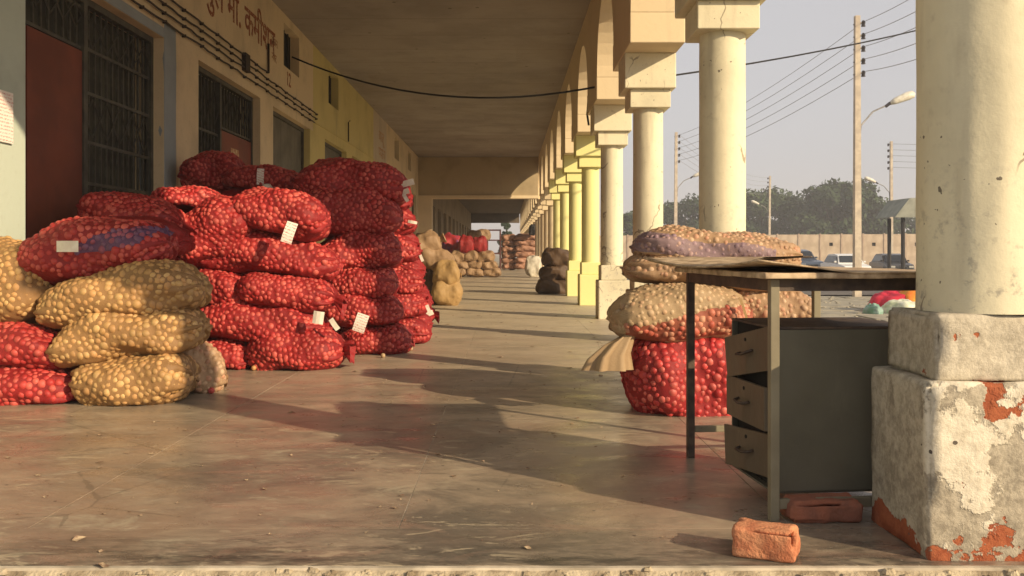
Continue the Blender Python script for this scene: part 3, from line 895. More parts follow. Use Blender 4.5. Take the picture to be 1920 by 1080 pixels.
CAMP = Vector((0, 0, EYE))
SACKS = {}
def sack(label, c, L, W, H, style='red', rz=0, roll=0, pitch=0, seed=0, orad=0.0262, neck=None, bend=0.0, onions=True, group=None,
         taper=0.0, boxy=2.5, mat=None, res=1.0, zone=None, cat='sack', name='onion_sack', mx=290, flat=0.12, emb=None):
    """c is the centre; L along local x, W along y, H along z (metres)"""
    rs = np.random.RandomState(seed + 11)
    if emb is None: emb = {'pink': .54, 'beige': .56, 'purple': .5, 'tan': .52}.get(style, .50)
    nt, nth = int(84 * res), int(92 * res)
    if not onions: nt, nth = 60, 64
    t = np.linspace(-1, 1, nt)[:, None]
    t = np.sin(t * math.pi / 2) * 0.55 + t * 0.45
    th = np.linspace(0, 2 * math.pi, nth, endpoint=False)[None, :]
    wp = np.clip(1 - np.abs(t) ** 5.5, 0, 1) ** 0.38
    hp = np.clip(1 - np.abs(t) ** 3.6, 0, 1) ** 0.45
    e = 2 / boxy
    cy = np.sign(np.cos(th)) * np.abs(np.cos(th)) ** e
    cz = np.sign(np.sin(th)) * np.abs(np.sin(th)) ** e
    tp = 1 + (taper + (rs.rand() - .5) * .2) * t
    X = t * L / 2 * np.ones_like(th)
    X = X + 0.02 * L * np.abs(cy) * np.sign(t) * (np.abs(t) ** 3)
    Y = W / 2 * wp * cy * tp
    Z = H / 2 * hp * cz * tp
    ph = rs.rand(8) * 6.28
    taper = taper + rs.uniform(-.10, .10); bend = bend + rs.uniform(-.018, .02)
    lump = (0.035 * np.sin(5 / L * X * 0.9 + ph[0] + 2 * th) + 0.03 * np.sin(9 / L * X + ph[1] - 3 * th) + 0.02 * np.sin(14 / L * X + ph[2] + th))
    lump = lump * 1.35 + 0.05 * np.sin(8.5 * X + 2 * th + ph[5]) * np.sin(3 * th + 4 * X + ph[6]) + 0.03 * np.sin(17 * X - 4 * th + ph[7])
    Y = Y * (1 + lump); Z = Z * (1 + lump * 1.2)
    dr = rs.uniform(.0, .040, 2)
    Z = Z - np.where(t > 0, dr[0], dr[1]) * np.abs(t) ** 3.2
    Z = np.where(Z < 0, Z * (1 - flat), Z)
    Z = Z + bend * (1 - (2 * X / L) ** 2) - bend * 0.5 + 0.012 * np.sin(7 * X + ph[3])
    Y = Y + 0.015 * np.sin(6 * X + ph[4])
    P = np.stack([X, Y, Z], -1)                               # nt, nth, 3
    dth = np.roll(P, -1, 1) - np.roll(P, 1, 1)
    dt = np.gradient(P, axis=0)
    Nn = np.cross(dth, dt)
    ln = np.linalg.norm(Nn, axis=-1, keepdims=True)
    Nn = Nn / np.maximum(ln, 1e-9)
    if np.sum(Nn * (P - P.mean((0, 1)))) < 0: Nn = -Nn
    Nn[0] = (-1, 0, 0); Nn[-1] = (1, 0, 0)
    mtx = Matrix.Translation(Vector(c)) @ Euler((R(pitch), R(-roll), R(rz)), 'XYZ').to_matrix().to_4x4()
    root = empty(name, Vector(c) , Euler((R(pitch), R(-roll), R(rz)), 'XYZ'), label=label, cat=cat, group=group)
    bm_, om_ = STY.get(style, ('bag_red', 'on_red'))
    if mat: bm_ = mat
    keep = []
    if onions:
        P00, P01 = P[:-1], np.roll(P, -1, 1)[:-1]
        P10, P11 = P[1:], np.roll(P, -1, 1)[1:]
        ar = np.linalg.norm(np.cross(P11 - P00, P10 - P01), axis=-1)
        ncand = 7000
        ci = rs.choice(ar.size, size=ncand, p=(ar / ar.sum()).ravel())
        ii, kk_ = ci // nth, ci % nth
        a_, b_ = rs.rand(ncand, 1), rs.rand(ncand, 1)
        def bil(A_):
            k1 = (kk_ + 1) % nth
            return (A_[ii, kk_] * (1 - a_) + A_[ii + 1, kk_] * a_) * (1 - b_) + (A_[ii, k1] * (1 - a_) + A_[ii + 1, k1] * a_) * b_
        flatP, flatN = bil(P), bil(Nn)
        flatN /= np.maximum(np.linalg.norm(flatN, axis=1)[:, None], 1e-9)
        cand = range(ncand)
        acc = []; A = np.zeros((0, 3))
        rad = []
        buf = np.zeros((2200, 3)); na = 0
        rbuf = np.zeros(2200)
        for i in cand:
            r_ = orad * (0.68 + 0.50 * rs.rand())
            if na:
                d2 = ((buf[:na] - flatP[i]) ** 2).sum(1)
                if (d2 < ((rbuf[:na] + r_) * 0.60) ** 2).any(): continue
            buf[na] = flatP[i]; rbuf[na] = r_; na += 1; acc.append(i)
            if na >= 2190: break
        # drape the net over the onions
        PP = P.reshape(-1, 3)
        best = np.zeros(len(PP))
        for s0 in range(0, len(PP), 2500):
            d = np.sqrt(((PP[s0:s0 + 2500, None, :] - buf[None, :na, :]) ** 2).sum(-1))
            hgt = 0.26 * rbuf[None, :na] * np.exp(-(d / (0.85 * rbuf[None, :na])) ** 2)
            best[s0:s0 + 2500] = hgt.max(1)
        tt = np.abs(PP[:, 0]) / (L / 2)
        ang = np.arctan2(PP[:, 2] / H, PP[:, 1] / W)
        foldw = np.clip((tt - .66) / .3, 0, 1) * .010 * (np.sin(9 * ang + ph[5]) + .6 * np.sin(15 * ang + ph[6] + 9 * PP[:, 0]))
        PD = PP + Nn.reshape(-1, 3) * (best + foldw)[:, None]
        rot3 = np.array(mtx.to_3x3())
        off = np.array(mtx.translation)
        lo = []
        for j, i in enumerate(acc):
            wn_ = rot3 @ flatN[i]; wp_ = rot3 @ flatP[i] + off
            vdir = np.array(CAMP) - wp_
            f = wn_ @ vdir / np.linalg.norm(vdir)
            if f > -0.02 and wn_[2] > -0.8:
                lo.append((f, j, i))
        lo.sort(reverse=True)
        rest = lo[mx:] if mx > 200 else []
        lo = lo[:mx]
        if rest:
            vv, ff = [], []
            for f, j, i in rest:
                rr = rbuf[j]
                q = ONV[int(rs.randint(4))] @ np.array(Euler(tuple(rs.rand(3) * 6.28)).to_matrix()).T * rr + (flatP[i] - flatN[i] * rr * emb)
                ff += (ONF + len(vv) * 42).tolist(); vv.append(q)
            o = link('onions', mesh('onions', np.concatenate(vv).tolist(), ff, True), om_, root)
            o['kind'] = 'stuff'
        for f, j, i in lo:
            rr = rbuf[j]
            om = om_
            e_ = emb
            if zone is not None:
                om = zone(flatP[i]) or om_
                if om == 'on_zred': e_ = .46
                if om == 'on_purple': e_ = .60
            p = flatP[i] - flatN[i] * rr * e_

            o = bpy.data.objects.new('onion', onion_me(int(rs.randint(4)), om))
            o.parent = root
            o.location = p
            o.scale = (rr * rs.uniform(.92, 1.14), rr * rs.uniform(.86, 1.06), rr * rs.uniform(.9, 1.1))
            o.rotation_euler = tuple(rs.rand(3) * 6.28)
            C.objects.link(o)
    else:
        PP = P.reshape(-1, 3); NN = Nn.reshape(-1, 3)
        dd = np.array([0.018 * mnoise.fractal(Vector(p) * 5.0 + Vector((seed, 0, 0)), 1, 2, 4) - 0.012 * abs(mnoise.noise(Vector(p) * 11 + Vector((0, seed, 0)))) for p in PP])
        PD = PP + NN * dd[:, None]
    faces = []
    for i in range(nt - 1):
        for k in range(nth):
            k2 = (k + 1) % nth
            faces.append((i * nth + k, i * nth + k2, (i + 1) * nth + k2, (i + 1) * nth + k))
    me = mesh('net_bag', PD.tolist(), faces, True)
    bm = bmesh.new(); bm.from_mesh(me)
    bmesh.ops.remove_doubles(bm, verts=bm.verts, dist=1e-5)
    bmesh.ops.recalc_face_normals(bm, faces=bm.faces)
    if zone is not None:
        zm = {'on_zred': 1, 'on_purple': 2, 'on_vio': 3}
        for f in bm.faces: f.material_index = zm.get(zone(f.calc_center_median()), 0)
    bm.to_mesh(me); bm.free()
    me.shade_smooth()
    if zone is not None:
        for q in (bm_, 'bag_zred', 'bag_violet', 'bag_vio'): me.materials.append(M[q])
    link('net_bag' if onions else 'sack_cloth', me, bm_, root)
    # gathered neck
    if neck:
        for side, ln_, nr, drop in (neck if isinstance(neck, list) else [neck]):
            nv, nf = [], []
            nn, na_ = 9, 80
            for i in range(nn):
                u = i / (nn - 1)
                rad_ = nr * 0.8 * (1.0 - 1.1 * u if u < 0.4 else 0.56 + (u - .4) * 0.9)
                ruf = 0.04 + 0.14 * max(0, u - .25)
                for k in range(na_):
                    a = 2 * math.pi * k / na_
                    q = rad_ * (1 + ruf * math.sin(5 * a + ph[5]) + ruf * .5 * math.sin(9 * a + ph[6] + u * 3))
                    nv.append((side * (L * 0.455 + ln_ * u), q * math.cos(a) * 1.15, q * 0.8 * math.sin(a) - drop * u * u + (bend * -.4)))
            for i in range(nn - 1):
                for k in range(na_):
                    k2 = (k + 1) % na_
                    nf.append((i * na_ + k, i * na_ + k2, (i + 1) * na_ + k2, (i + 1) * na_ + k))
            link('neck', mesh('neck', nv, nf, True), bm_, root)
    root['_m'] = 0
    del root['_m']
    return root, mtx

def paper(rootm, p0, p1, w, name='paper_tag', mat='paper', out=0.0, fold=0.01):
    """small paper strip from world point p0 to p1, width w, as a part of a sack"""
    root, mtx = rootm
    inv = mtx.inverted()
    p0, p1 = Vector(p0), Vector(p1)
    d = (p1 - p0)
    side = d.cross(Vector((0, 1, 0))).normalized() * w / 2
    vs = []
    for i in range(4):
        u = i / 3
        m = p0 + d * u + Vector((0, -fold * math.sin(u * 3.0), 0))
        vs += [m - side, m + side, m - side + Vector((0, .0015, 0)), m + side + Vector((0, .0015, 0))]
    fs = []
    for i in range(3):
        a = 4 * i
        fs += [(a, a + 1, a + 5, a + 4), (a + 2, a + 6, a + 7, a + 3), (a, a + 4, a + 6, a + 2), (a + 1, a + 3, a + 7, a + 5)]
    fs += [(0, 2, 3, 1), (12, 13, 15, 14)]
    loc = inv @ p0
    me = mesh(name, [(inv @ v) - loc for v in vs], fs)
    return link(name, me, mat, root, loc)

def psack(label, x0, y0, x1, y1, yc, W=0.46, pad=1.0, **kw):
    """sack from its pixel box in the photo, centre depth yc; pixel box is measured at the sack's silhouette"""
    D = yc - W * 0.12
    cx = ((x0 + x1) / 2 - 950) * D / F
    cz = EYE + (472 - (y0 + y1) / 2) * D / F
    L = (x1 - x0) * D / F
    H = (y1 - y0) * D / F
    roll = kw.get('roll', 0)
    if 'L' in kw: L = kw.pop('L')
    if 'H' in kw: H = kw.pop('H')
    return sack(label, (cx, yc, cz), L * pad, W, H * 1.06, **kw)

GL = 'sacks of the front stack by the left wall'
GM = 'red sacks of the middle stack'
GR = 'red sacks of the rear stack on the left'
# front stack
psack('lowest red net sack on the floor at the left edge of the front stack', -120, 686, 150, 769, 5.05, seed=1, group=GL)
A2 = psack('lowest tan net sack of the front stack, lying on the floor beside a red one', 143, 664, 352, 763, 5.02, seed=2, style='tan', rz=4, group=GL)
psack('tan sack end on the floor, poking out behind the lowest tan sack', 300, 652, 408, 748, 5.45, W=.5, seed=3, style='pink', rz=25, roll=-12, group=GL, neck=(1, .05, .06, .02))
psack('red net sack second from the floor at the left edge of the front stack', -130, 612, 130, 694, 5.10, seed=4, roll=-3, group=GL)
psack('middle tan net sack of the front stack with a pointed lower left corner', 106, 574, 376, 690, 5.08, seed=5, style='tan', roll=9, H=.29, group=GL, neck=(-1, .07, .06, .03))
psack('bulky tan net sack standing at the left edge above the red ones', -120, 458, 98, 628, 5.22, seed=6, style='tan', W=.5, group=GL, boxy=2.3)
psack('top tan net sack of the front stack, half in shade, under the red sack', 74, 498, 374, 618, 5.12, seed=7, style='tan', roll=9, H=.30, group=GL, bend=.02)
def z7(p): w = .03 * mnoise.noise(Vector(p) * 14); return 'on_vio' if (((p[0] - .17) / .22) ** 2 + ((p[2] - .10 * p[0] - .02) / .055) ** 2 < 1 + 22 * w) else None
A7 = psack('topmost red net sack of the front stack with pink tag and violet print', 52, 407, 312, 534, 5.22, seed=8, style='red', zone=z7, roll=8, H=.33, group=GL, neck=(1, .04, .06, .02))
paper(A7, px(106, 462, 4.93), px(147, 462, 4.93), .060, mat='paper_plain')
# behind the front stack
psack('red net sack lying behind the front stack in front of the red door', 155, 360, 338, 446, 6.15, W=.5, seed=9, roll=-14, H=.26, group=GL, neck=(1, .12, .09, .05))
for k, (a, b, s_) in enumerate([(650, 735, 30), (575, 655, 31), (505, 580, 32), (440, 510, 33)]):
    psack('%s red net sack in the hidden row behind the front stack' % ('lowest', 'second', 'third', 'highest')[k], 110, a - 35 + 5, 345, b - 35 + 5, 5.95, seed=s_, group='hidden red sacks behind the front stack', mx=60)
psack('sunlit red net sack glimpsed between the door sack and the leaning sack', 292, 352, 412, 400, 6.75, W=.5, seed=10, group=GL, style='bare')
# middle stack
psack('short red net sack on the floor at the left of the middle stack', 352, 640, 474, 699, 6.50, seed=11, group=GM)
B2 = psack('red net sack on the floor with a flared neck, right end of the middle stack', 466, 612, 640, 698, 6.46, seed=12, group=GM, neck=(1, .10, .12, .03), boxy=2.3)
B3 = psack('long red net sack second from the floor with two white tags', 362, 568, 606, 646, 6.50, seed=13, group=GM, roll=-4, neck=(1, .08, .09, .03))
paper(B3, px(587, 594, 6.16), px(607, 597, 6.16), .085, mat='paper_plain')
paper(B3, px(620, 598, 6.2), px(634, 618, 6.2), .035, mat='paper_plain')
psack('red net sack third from the floor at the left of the middle stack', 345, 510, 462, 578, 6.52, seed=14, group=GM)
psack('red net sack third from the floor with a pinched right end', 453, 507, 622, 588, 6.48, seed=15, group=GM, roll=-9, H=.25, neck=(1, .12, .10, .05))
psack('long red net sack fourth from the floor across the middle stack', 376, 440, 632, 520, 6.54, seed=16, group=GM, roll=-4, H=.29, bend=.02)
psack('red net sack leaning steeply at the top left of the middle stack', 312, 372, 474, 500, 6.45, seed=17, group=GM, roll=32, H=.37, L=.60, boxy=2.2, flat=0)
B8 = psack('topmost red net sack of the middle stack with a white printed tag', 428, 358, 610, 446, 6.46, seed=18, group=GM, bend=.03, roll=-4)
paper(B8, px(549, 417, 6.12), px(536, 455, 6.10), .075)
for k, (a, b) in enumerate([(640, 697), (570, 640), (505, 570), (440, 505), (385, 440)]):
    psack('%s red net sack in the hidden row behind the middle stack' % ('lowest', 'second', 'third', 'fourth', 'highest')[k], 330, a - 14, 560, b - 14, 7.05, seed=40 + k, group='hidden red sacks behind the middle stack', mx=50)
# rear stack
psack('shaded red net sack on the floor at the foot of the rear stack', 636, 610, 770, 669, 7.42, seed=19, group=GR, neck=(1, .05, .07, .01))
C2 = psack('shaded red net sack second from the floor with a pink printed tag', 612, 546, 752, 613, 7.42, seed=20, group=GR, roll=-4)
paper(C2, px(682, 589, 7.12), px(671, 622, 7.12), .095)
psack('shaded red net sack third from the floor of the rear stack', 612, 500, 742, 562, 7.46, seed=21, group=GR)
psack('shaded red net sack fourth from the floor of the rear stack', 606, 438, 750, 512, 7.46, seed=22, group=GR)
psack('large shaded red net sack second from the top of the rear stack', 566, 350, 748, 450, 7.50, seed=23, group=GR, H=.40, roll=-5)
C6 = psack('topmost red net sack of the rear stack with white papers at its sunlit end', 556, 303, 762, 392, 7.62, seed=24, group=GR, bend=.03, roll=-5, neck=(1, .05, .08, .0), H=.37)
paper(C6, px(741, 350, 7.50), px(776, 340, 7.46), .050, mat='paper_plain')
paper(C6, px(743, 366, 7.50), px(767, 357, 7.46), .045, mat='paper_plain')
paper(C6, px(757, 365, 7.46), px(765, 378, 7.46), .030, mat='paper_plain')
psack('dark red net sack on top against the wall, left of the tagged one', 340, 287, 452, 360, 8.05, seed=25, group=GR, W=.4)
C8 = psack('dark red net sack lying flat at the back with a faint tag', 420, 314, 566, 366, 7.95, seed=26, group=GR, W=.4, roll=-4)
paper(C8, px(489, 316, 7.72), px(488, 346, 7.72), .06)
psack('sunlit red net sack just showing above the top of the rear stack', 592, 298, 662, 330, 8.5, seed=27, group=GR, W=.4, style='bare')
for k, (a, b) in enumerate([(612, 650), (555, 612), (500, 555), (445, 500), (392, 445), (350, 400)]):
    psack('%s red net sack against the wall at the back of the rear stack' % ('lowest', 'second', 'third', 'fourth', 'fifth', 'highest')[k], 395 + 4 * k, a, 570, b, 8.0, seed=50 + k, group='hidden red sacks at the back of the rear stack', mx=50)
Drow = [(592, 648, 803), (542, 600, 801), (492, 549, 790), (440, 500, 784), (390, 447, 776), (322, 400, 768)]
on_ = ['lowest', 'second lowest', 'third', 'fourth', 'second highest', 'highest']
Dk = []
for k, (a, b, xr) in enumerate(Drow):
    Dk.append(psack('%s red net sack of the row behind the rear stack, its sunlit end showing' % on_[k], xr - 190, a, xr, b, 8.15, seed=60 + k, group='red sacks behind the rear stack', neck=(1, .05, .08, .02) if k % 2 else None, mx=170, roll=(-3, 4, -4, 3, 2, -6)[k]))
Erow = [(585, 632, 806), (535, 590, 806), (480, 540, 793), (430, 485, 782), (375, 435, 768)]
on2 = ['lowest', 'second lowest', 'middle', 'second highest', 'highest']
for k, (a, b, xr) in enumerate(Erow):
    psack('%s red net sack of the second row behind the rear stack' % on2[k], xr - 170, a, xr, b, 9.05, seed=70 + k, group='red sacks behind the rear stack', mx=110)
Frow = [(565, 610, 812), (522, 570, 800), (475, 525, 788)]
for k, (a, b, xr) in enumerate(Frow):
    FF = psack('%s red net sack of the rearmost row of the red pile' % ('lowest', 'middle', 'highest')[k], xr - 150, a, xr, b, 9.95, seed=80 + k, group='red sacks behind the rear stack', mx=80, neck=(1, .10, .09, .04) if k == 0 else None)
    if k == 0: paper(FF, px(795, 592, 9.6), px(812, 585, 9.6), .05, mat='paper_plain')
paper(Dk[0], px(800, 572, 7.9), px(808, 590, 7.9), .03, mat='paper_plain')
paper(Dk[3], px(765, 415, 7.9), px(782, 418, 7.9), .025, mat='paper_plain')
paper(Dk[2], px(788, 478, 7.9), px(793, 490, 7.9), .025, mat='paper_plain')

# right hand sacks behind the desk
GD = 'sacks piled behind the desk'
R1 = psack('bulging bright red net sack of onions on the floor behind the desk', 1178, 618, 1390, 790, 4.80, W=.56, seed=90, style='bare', group=GD, orad=.026, boxy=3.2, pad=1.0, flat=0)
def z2(p): return 'on_zred' if (-.115 < p[2] < 0.005 + 0.02 * math.sin(p[0] * 9) and p[0] > -.30) else None
R2 = psack('beige net sack showing red onions below, with a flopping gathered neck', 1150, 530, 1398, 648, 4.72, W=.50, seed=91, style='beige', group=GD, roll=7, H=.29, zone=z2, orad=.022)
R3 = psack('pinkish tan net sack behind the desk legs, right of the beige one', 1352, 530, 1530, 614, 4.95, W=.40, seed=92, style='pink', group=GD, orad=.022, roll=-7, taper=-.05)
psack('reddish net sack on the floor hidden behind the drawers', 1400, 612, 1570, 752, 5.02, W=.36, seed=93, group=GD, mx=80)
R4 = psack('lower of the two flat tan sacks on top behind the desk', 1178, 476, 1508, 542, 4.86, W=.46, seed=94, style='pink', group=GD, orad=.021, roll=-2, bend=-.01)
def z3(p): return 'on_purple' if (-.06 < p[2] + .04 * p[0] < .035 + .012 * math.sin(p[0] * 14) and p[0] < .26) else None
R6 = psack('topmost flat tan sack with a violet printed band above the desk', 1196, 435, 1496, 502, 4.84, W=.44, seed=95, style='pink', group=GD, orad=.021, roll=-5, zone=z3, bend=.01)
# flopping gathered neck of the beige sack
def neck_flop():
    root, mtx = R2
    inv = mtx.inverted()
    nv, nf = [], []
    path = [px(1205, 600, 4.62), px(1182, 618, 4.56), px(1160, 640, 4.54), px(1140, 668, 4.54), px(1136, 694, 4.55)]
    widths = [.105, .062, .068, .088, .100]
    n = 44
    for i, (p, w_) in enumerate(zip(path, widths)):
        for k in range(n):
            a = 2 * math.pi * k / n
            ru = 1 + (.08 + .06 * i) * math.sin(6 * a + .4) + .04 * i * math.sin(13 * a)
            ax = Vector((.80, 0, .60)) if i < 2 else Vector((.97, 0, .12 * (4 - i)))
            nv.append(inv @ (p + ax * (w_ * ru * math.cos(a)) + Vector((0, 1, 0)) * (w_ * .45 * ru * math.sin(a))))
    for i in range(len(path) - 1):
        for k in range(n):
            k2 = (k + 1) % n
            nf.append((i * n + k, i * n + k2, (i + 1) * n + k2, (i + 1) * n + k))
    link('neck', mesh('neck', nv, nf, True), 'bag_beige', root)
neck_flop()
paper(R2, px(1388, 560, 4.45), px(1402, 605, 4.45), .012, name='tie_string', mat='jute_gold')

# far sacks, cloth without visible onions
def csack(label, x0, y0, x1, y1, yc, mat, group=None, W=.45, **kw):
    h_ = (y1 - y0) * .14; w_ = (x1 - x0) * .05
    return psack(label, x0 - w_, y0 - h_, x1 + w_, y1 + h_ * .4, yc, W=W, onions=False, mat=mat, group=group, name='jute_sack', **kw)
GG = 'golden jute sacks past the red pile'
csack('dark patched jute sack leaning low behind the golden ones', 786, 505, 830, 572, 14.3, 'jute_dark', GG, seed=100)
csack('rounded golden jute sack on the floor past the red pile', 812, 528, 864, 573, 14.0, 'jute_gold', GG, seed=101, boxy=2.1)
csack('golden jute sack second from the floor past the red pile', 814, 496, 860, 538, 14.0, 'jute_gold', GG, seed=102, boxy=2.1, neck=(1, .04, .06, .01))
csack('brown jute sack with loose folds past the red pile', 786, 468, 850, 508, 14.2, 'jute', GG, seed=103, roll=-18)
csack('crumpled empty jute sack on top past the red pile', 782, 440, 824, 480, 14.2, 'jute', GG, seed=104, roll=24, neck=(1, .10, .12, .0))
GH = 'sacks of the brown pile midway down the corridor'
rw = [(503, 519, [(842, 876), (874, 908), (904, 938)]), (490, 506, [(848, 880), (876, 906), (903, 932)]), (473, 493, [(846, 872), (865, 896), (894, 926)])]
rn = ['bottom', 'second', 'third']
pn = ['left', 'middle', 'right']
for k, (a, b, cols) in enumerate(rw):
    for q, (x0, x1) in enumerate(cols):
        csack('%s jute sack in the %s row of the brown pile down the corridor' % (pn[q], rn[k]), x0, a, x1, b, 29.3, 'jute', GH, W=.7, seed=110 + k * 3 + q)
csack('left of the two red sacks topping the brown pile', 861, 446, 888, 476, 29.3, 'bag_red', GH, W=.7, seed=120, neck=(1, .05, .1, 0))
csack('right of the two red sacks topping the brown pile', 886, 446, 912, 475, 29.4, 'bag_red', GH, W=.7, seed=121)
csack('dark maroon sacks shape at the shaded left of the brown pile', 826, 444, 866, 480, 30.2, 'bag_violet_red', GH, W=.7, seed=122)
csack('brown sack heaped behind the two red ones', 878, 433, 918, 452, 31.5, 'jute', GH, W=.7, seed=123)
csack('upright white woven sack by the columns down the corridor', 986, 484, 1014, 520, 29.6, 'bag_white', None, W=.45, seed=124, boxy=2.2, neck=None)
GI = 'pinkish sacks of the farthest pile'
for q in range(6):
    a = 441 + q * 10.6
    csack('%s sack from the top in the left column of the farthest pile' % ('first', 'second', 'third', 'fourth', 'fifth', 'sixth')[q], 940 + (q % 2) * 2, a, 968, a + 12, 40.5, 'jute_pink', GI, W=.8, seed=130 + q)
    csack('%s sack from the top in the right column of the farthest pile' % ('first', 'second', 'third', 'fourth', 'fifth', 'sixth')[q], 966, a - 1, 1010 - (q % 2) * 3, a + 11, 40.2, 'jute_pink', GI, W=.8, seed=140 + q)
csack('black bundle on top of the farthest pile by the columns', 992, 424, 1004, 442, 39.5, 'cable', None, W=.3, seed=150, cat='bundle')
GK = 'dark sacks in the shade between the columns'
csack('lowest of the three dark sacks in shade by the columns', 1008, 524, 1068, 553, 17.9, 'jute_dark', GK, W=.6, seed=151)
csack('middle one of the three dark sacks in shade by the columns', 1014, 498, 1068, 528, 17.9, 'jute_dark', GK, W=.6, seed=152)
csack('topmost of the three dark sacks in shade by the columns', 1018, 471, 1070, 503, 17.9, 'jute_dark', GK, W=.6, seed=153)

# dark red weighing rack
wr = empty('weighing_rack', px(927, 502, 37.5), label='dark red steel rack standing beside the farthest pile of sacks', cat='rack')
wb_ = wr.location
def rl(p): return Vector(p) - wb_
for (xx, yy) in ((914, 37), (938, 37), (914, 38), (938, 38)):
    a = px(xx, 0, yy); 
    MB().tube([rl((a.x, yy, 0.0)), rl((a.x, yy, 1.75 if yy == 38 else .72))], .035, 6).build('post', 'rack', wr)
for z in (.15, .72):
    box('shelf', px(913, 0, 37).x - wb_.x, px(939, 0, 37).x - wb_.x, 37 - wb_.y, 38 - wb_.y, z - wb_.z, z + .06 - wb_.z, 'rack', wr)
MB().tube([rl((px(914, 0, 38).x, 38, 1.72)), rl((px(938, 0, 38).x, 38, 1.72))], .035, 6).build('top_rail', 'rack', wr)
MB().tube([rl((px(914, 0, 38).x, 38, 1.3)), rl((px(938, 0, 38).x, 38, 1.3))], .03, 6).build('rail', 'rack', wr)

# ------------------------------------------------------------------ desk
DZ = 5.4
desk = empty('desk', (.815, 2.785, 0), (0, 0, R(DZ)), label='grey green steel desk with three sagging drawers and a curling top', cat='desk')
dW, dL, lw = .52, .86, .028
for (x, y, mt) in ((0, 0, 'frame'), (0, dL, 'frame_dark'), (dW, dL, 'frame'), (dW, .07, 'frame')):
    box('leg', x - lw / 2, x + lw / 2, y - lw / 2, y + lw / 2, 0, .735, mt, desk, bevel=.002)
ap = MB()
ap.box(-.012, dW + .012, -.012, -.004 + .012, .700, .738)
ap.box(-.012, .008, .016, dL - .016, .700, .738)
ap.box(dW - .008, dW + .012, .09, dL - .016, .700, .738)
ap.box(.02, dW - .02, dL - .01, dL + .01, .700, .738)
ap.build('apron', 'frame_dark', desk)
box('stretcher', .016, dW - .09, -.008, .012, .035, .065, 'frame', desk, bevel=.002)
box('stretcher', .016, dW - .016, dL - .01, dL + .01, .10, .125, 'frame', desk, bevel=.002)
# cabinet with open left side
x0, x1, y0, y1, z0, z1 = .03, dW - .02, .075, .455, .068, .575
MB().box(x0, x1, y0 - .008, y0, z0, z1).build('side_panel', 'steel', desk, bevel=.0015)
MB().box(x0, x1, y1, y1 + .008, z0, z1).build('side_panel', 'steel', desk, bevel=.0015)
MB().box(x0, x1, y0 - .008, y1 + .008, z1 + .001, z1 + .009).build('cabinet_top', 'frame_dark', desk, bevel=.0015)
MB().box(x1 + .001, x1 + .007, y0, y1, z0, z1).build('back_panel', 'steel', desk)
MB().box(x0, x1, y0, y1, z0 - .008, z0 - .001).build('cabinet_floor', 'steel', desk)
MB().box(x0 + .02, x0 + .022, y0 + .001, y1 - .001, z0, z1).build('inner_panel', 'black', desk)
dh = (z1 - z0 - .02) / 3
for k, (outx, rl_, yaw) in enumerate(((.006, 14, 5), (.014, 1, 1), (.006, -5, 8))):
    dr = empty('drawer', (x0 - outx, (y0 + y1) / 2, z1 - .012 - dh * (k + .5) - (0.0, .0, .0)[k])); dr.parent = desk
    dr.rotation_euler = (R((-11, -1, -5)[k]), R(0), R((4, 0, 5)[k]))
    hw = (y1 - y0) / 2 - .012
    box('drawer_front', -.012, 0, -hw, hw, -dh / 2 + .012, dh / 2 - .012, 'drawer', dr, bevel=.002)
    MB().box(.001, .30, -hw + .006, -hw + .010, -dh / 2 + .02, dh / 2 - .04).box(.001, .30, hw - .010, hw - .006, -dh / 2 + .02, dh / 2 - .04).box(.001, .30, -hw + .011, hw - .011, -dh / 2 + .02, -dh / 2 + .024).build('drawer_box', 'drawer', dr)
    MB().tube([(-.013, -.05, .005), (-.030, -.045, .0), (-.034, 0, -.004), (-.030, .045, .0), (-.013, .05, .005)], .005, 6).build('handle', 'frame_dark', dr, True)
    MB().tube([(-.0125, 0, .045), (-.015, 0, .045)], .006, 8).build('lock', 'black', dr)
# core board and warped laminate
rough_box('tabletop', -.05, dW + .09, -.06, dL + .06, .7385, .757, 'ply', desk, bevel=.004, amp=.003, cut=10)
def curl():
    nx, ny = 26, 44
    vs, fs = [], []
    for j in range(ny + 1):
        v = j / ny
        for i in range(nx + 1):
            u = i / nx
            x = -.075 - .09 * v + u * (dW + .175 + .09 * v); y = -.065 + v * (dL + .15)
            left = max(0, 1 - u / .45)
            z = .7585 + .0015 * mnoise.noise(Vector((x * 9, y * 9, 0)))
            z += left * (.012 + .020 * (2 * v - 1.0) ** 2 * 1.6) * .9
            z += .022 * math.exp(-((u - .30) / .16) ** 2) * (0.3 + v) * (1 if v > .1 else v * 10)
            jag = .006 * mnoise.noise(Vector((x * 30, y * 30, 5))) if j in (0, ny) or i in (0, nx) else 0
            vs.append((x + jag, y + jag, z))
    n0 = len(vs)
    vs += [(a, b, c_ + (-.005)) for a, b, c_ in vs]
    W_ = nx + 1
    for j in range(ny):
        for i in range(nx):
            a = j * W_ + i
            fs.append((a, a + 1, a + W_ + 1, a + W_)); fs.append((n0 + a, n0 + a + W_, n0 + a + W_ + 1, n0 + a + 1))
    for i in range(nx):
        a = i; fs.append((a + 1, a, n0 + a, n0 + a + 1)); a = ny * W_ + i; fs.append((a, a + 1, n0 + a + 1, n0 + a))
    for j in range(ny):
        a = j * W_; fs.append((a, a + W_, n0 + a + W_, n0 + a)); a = j * W_ + nx; fs.append((a + W_, a, n0 + a, n0 + a + W_))
    link('top_sheet', mesh('top_sheet', vs, fs, True), 'ply', desk)
curl()
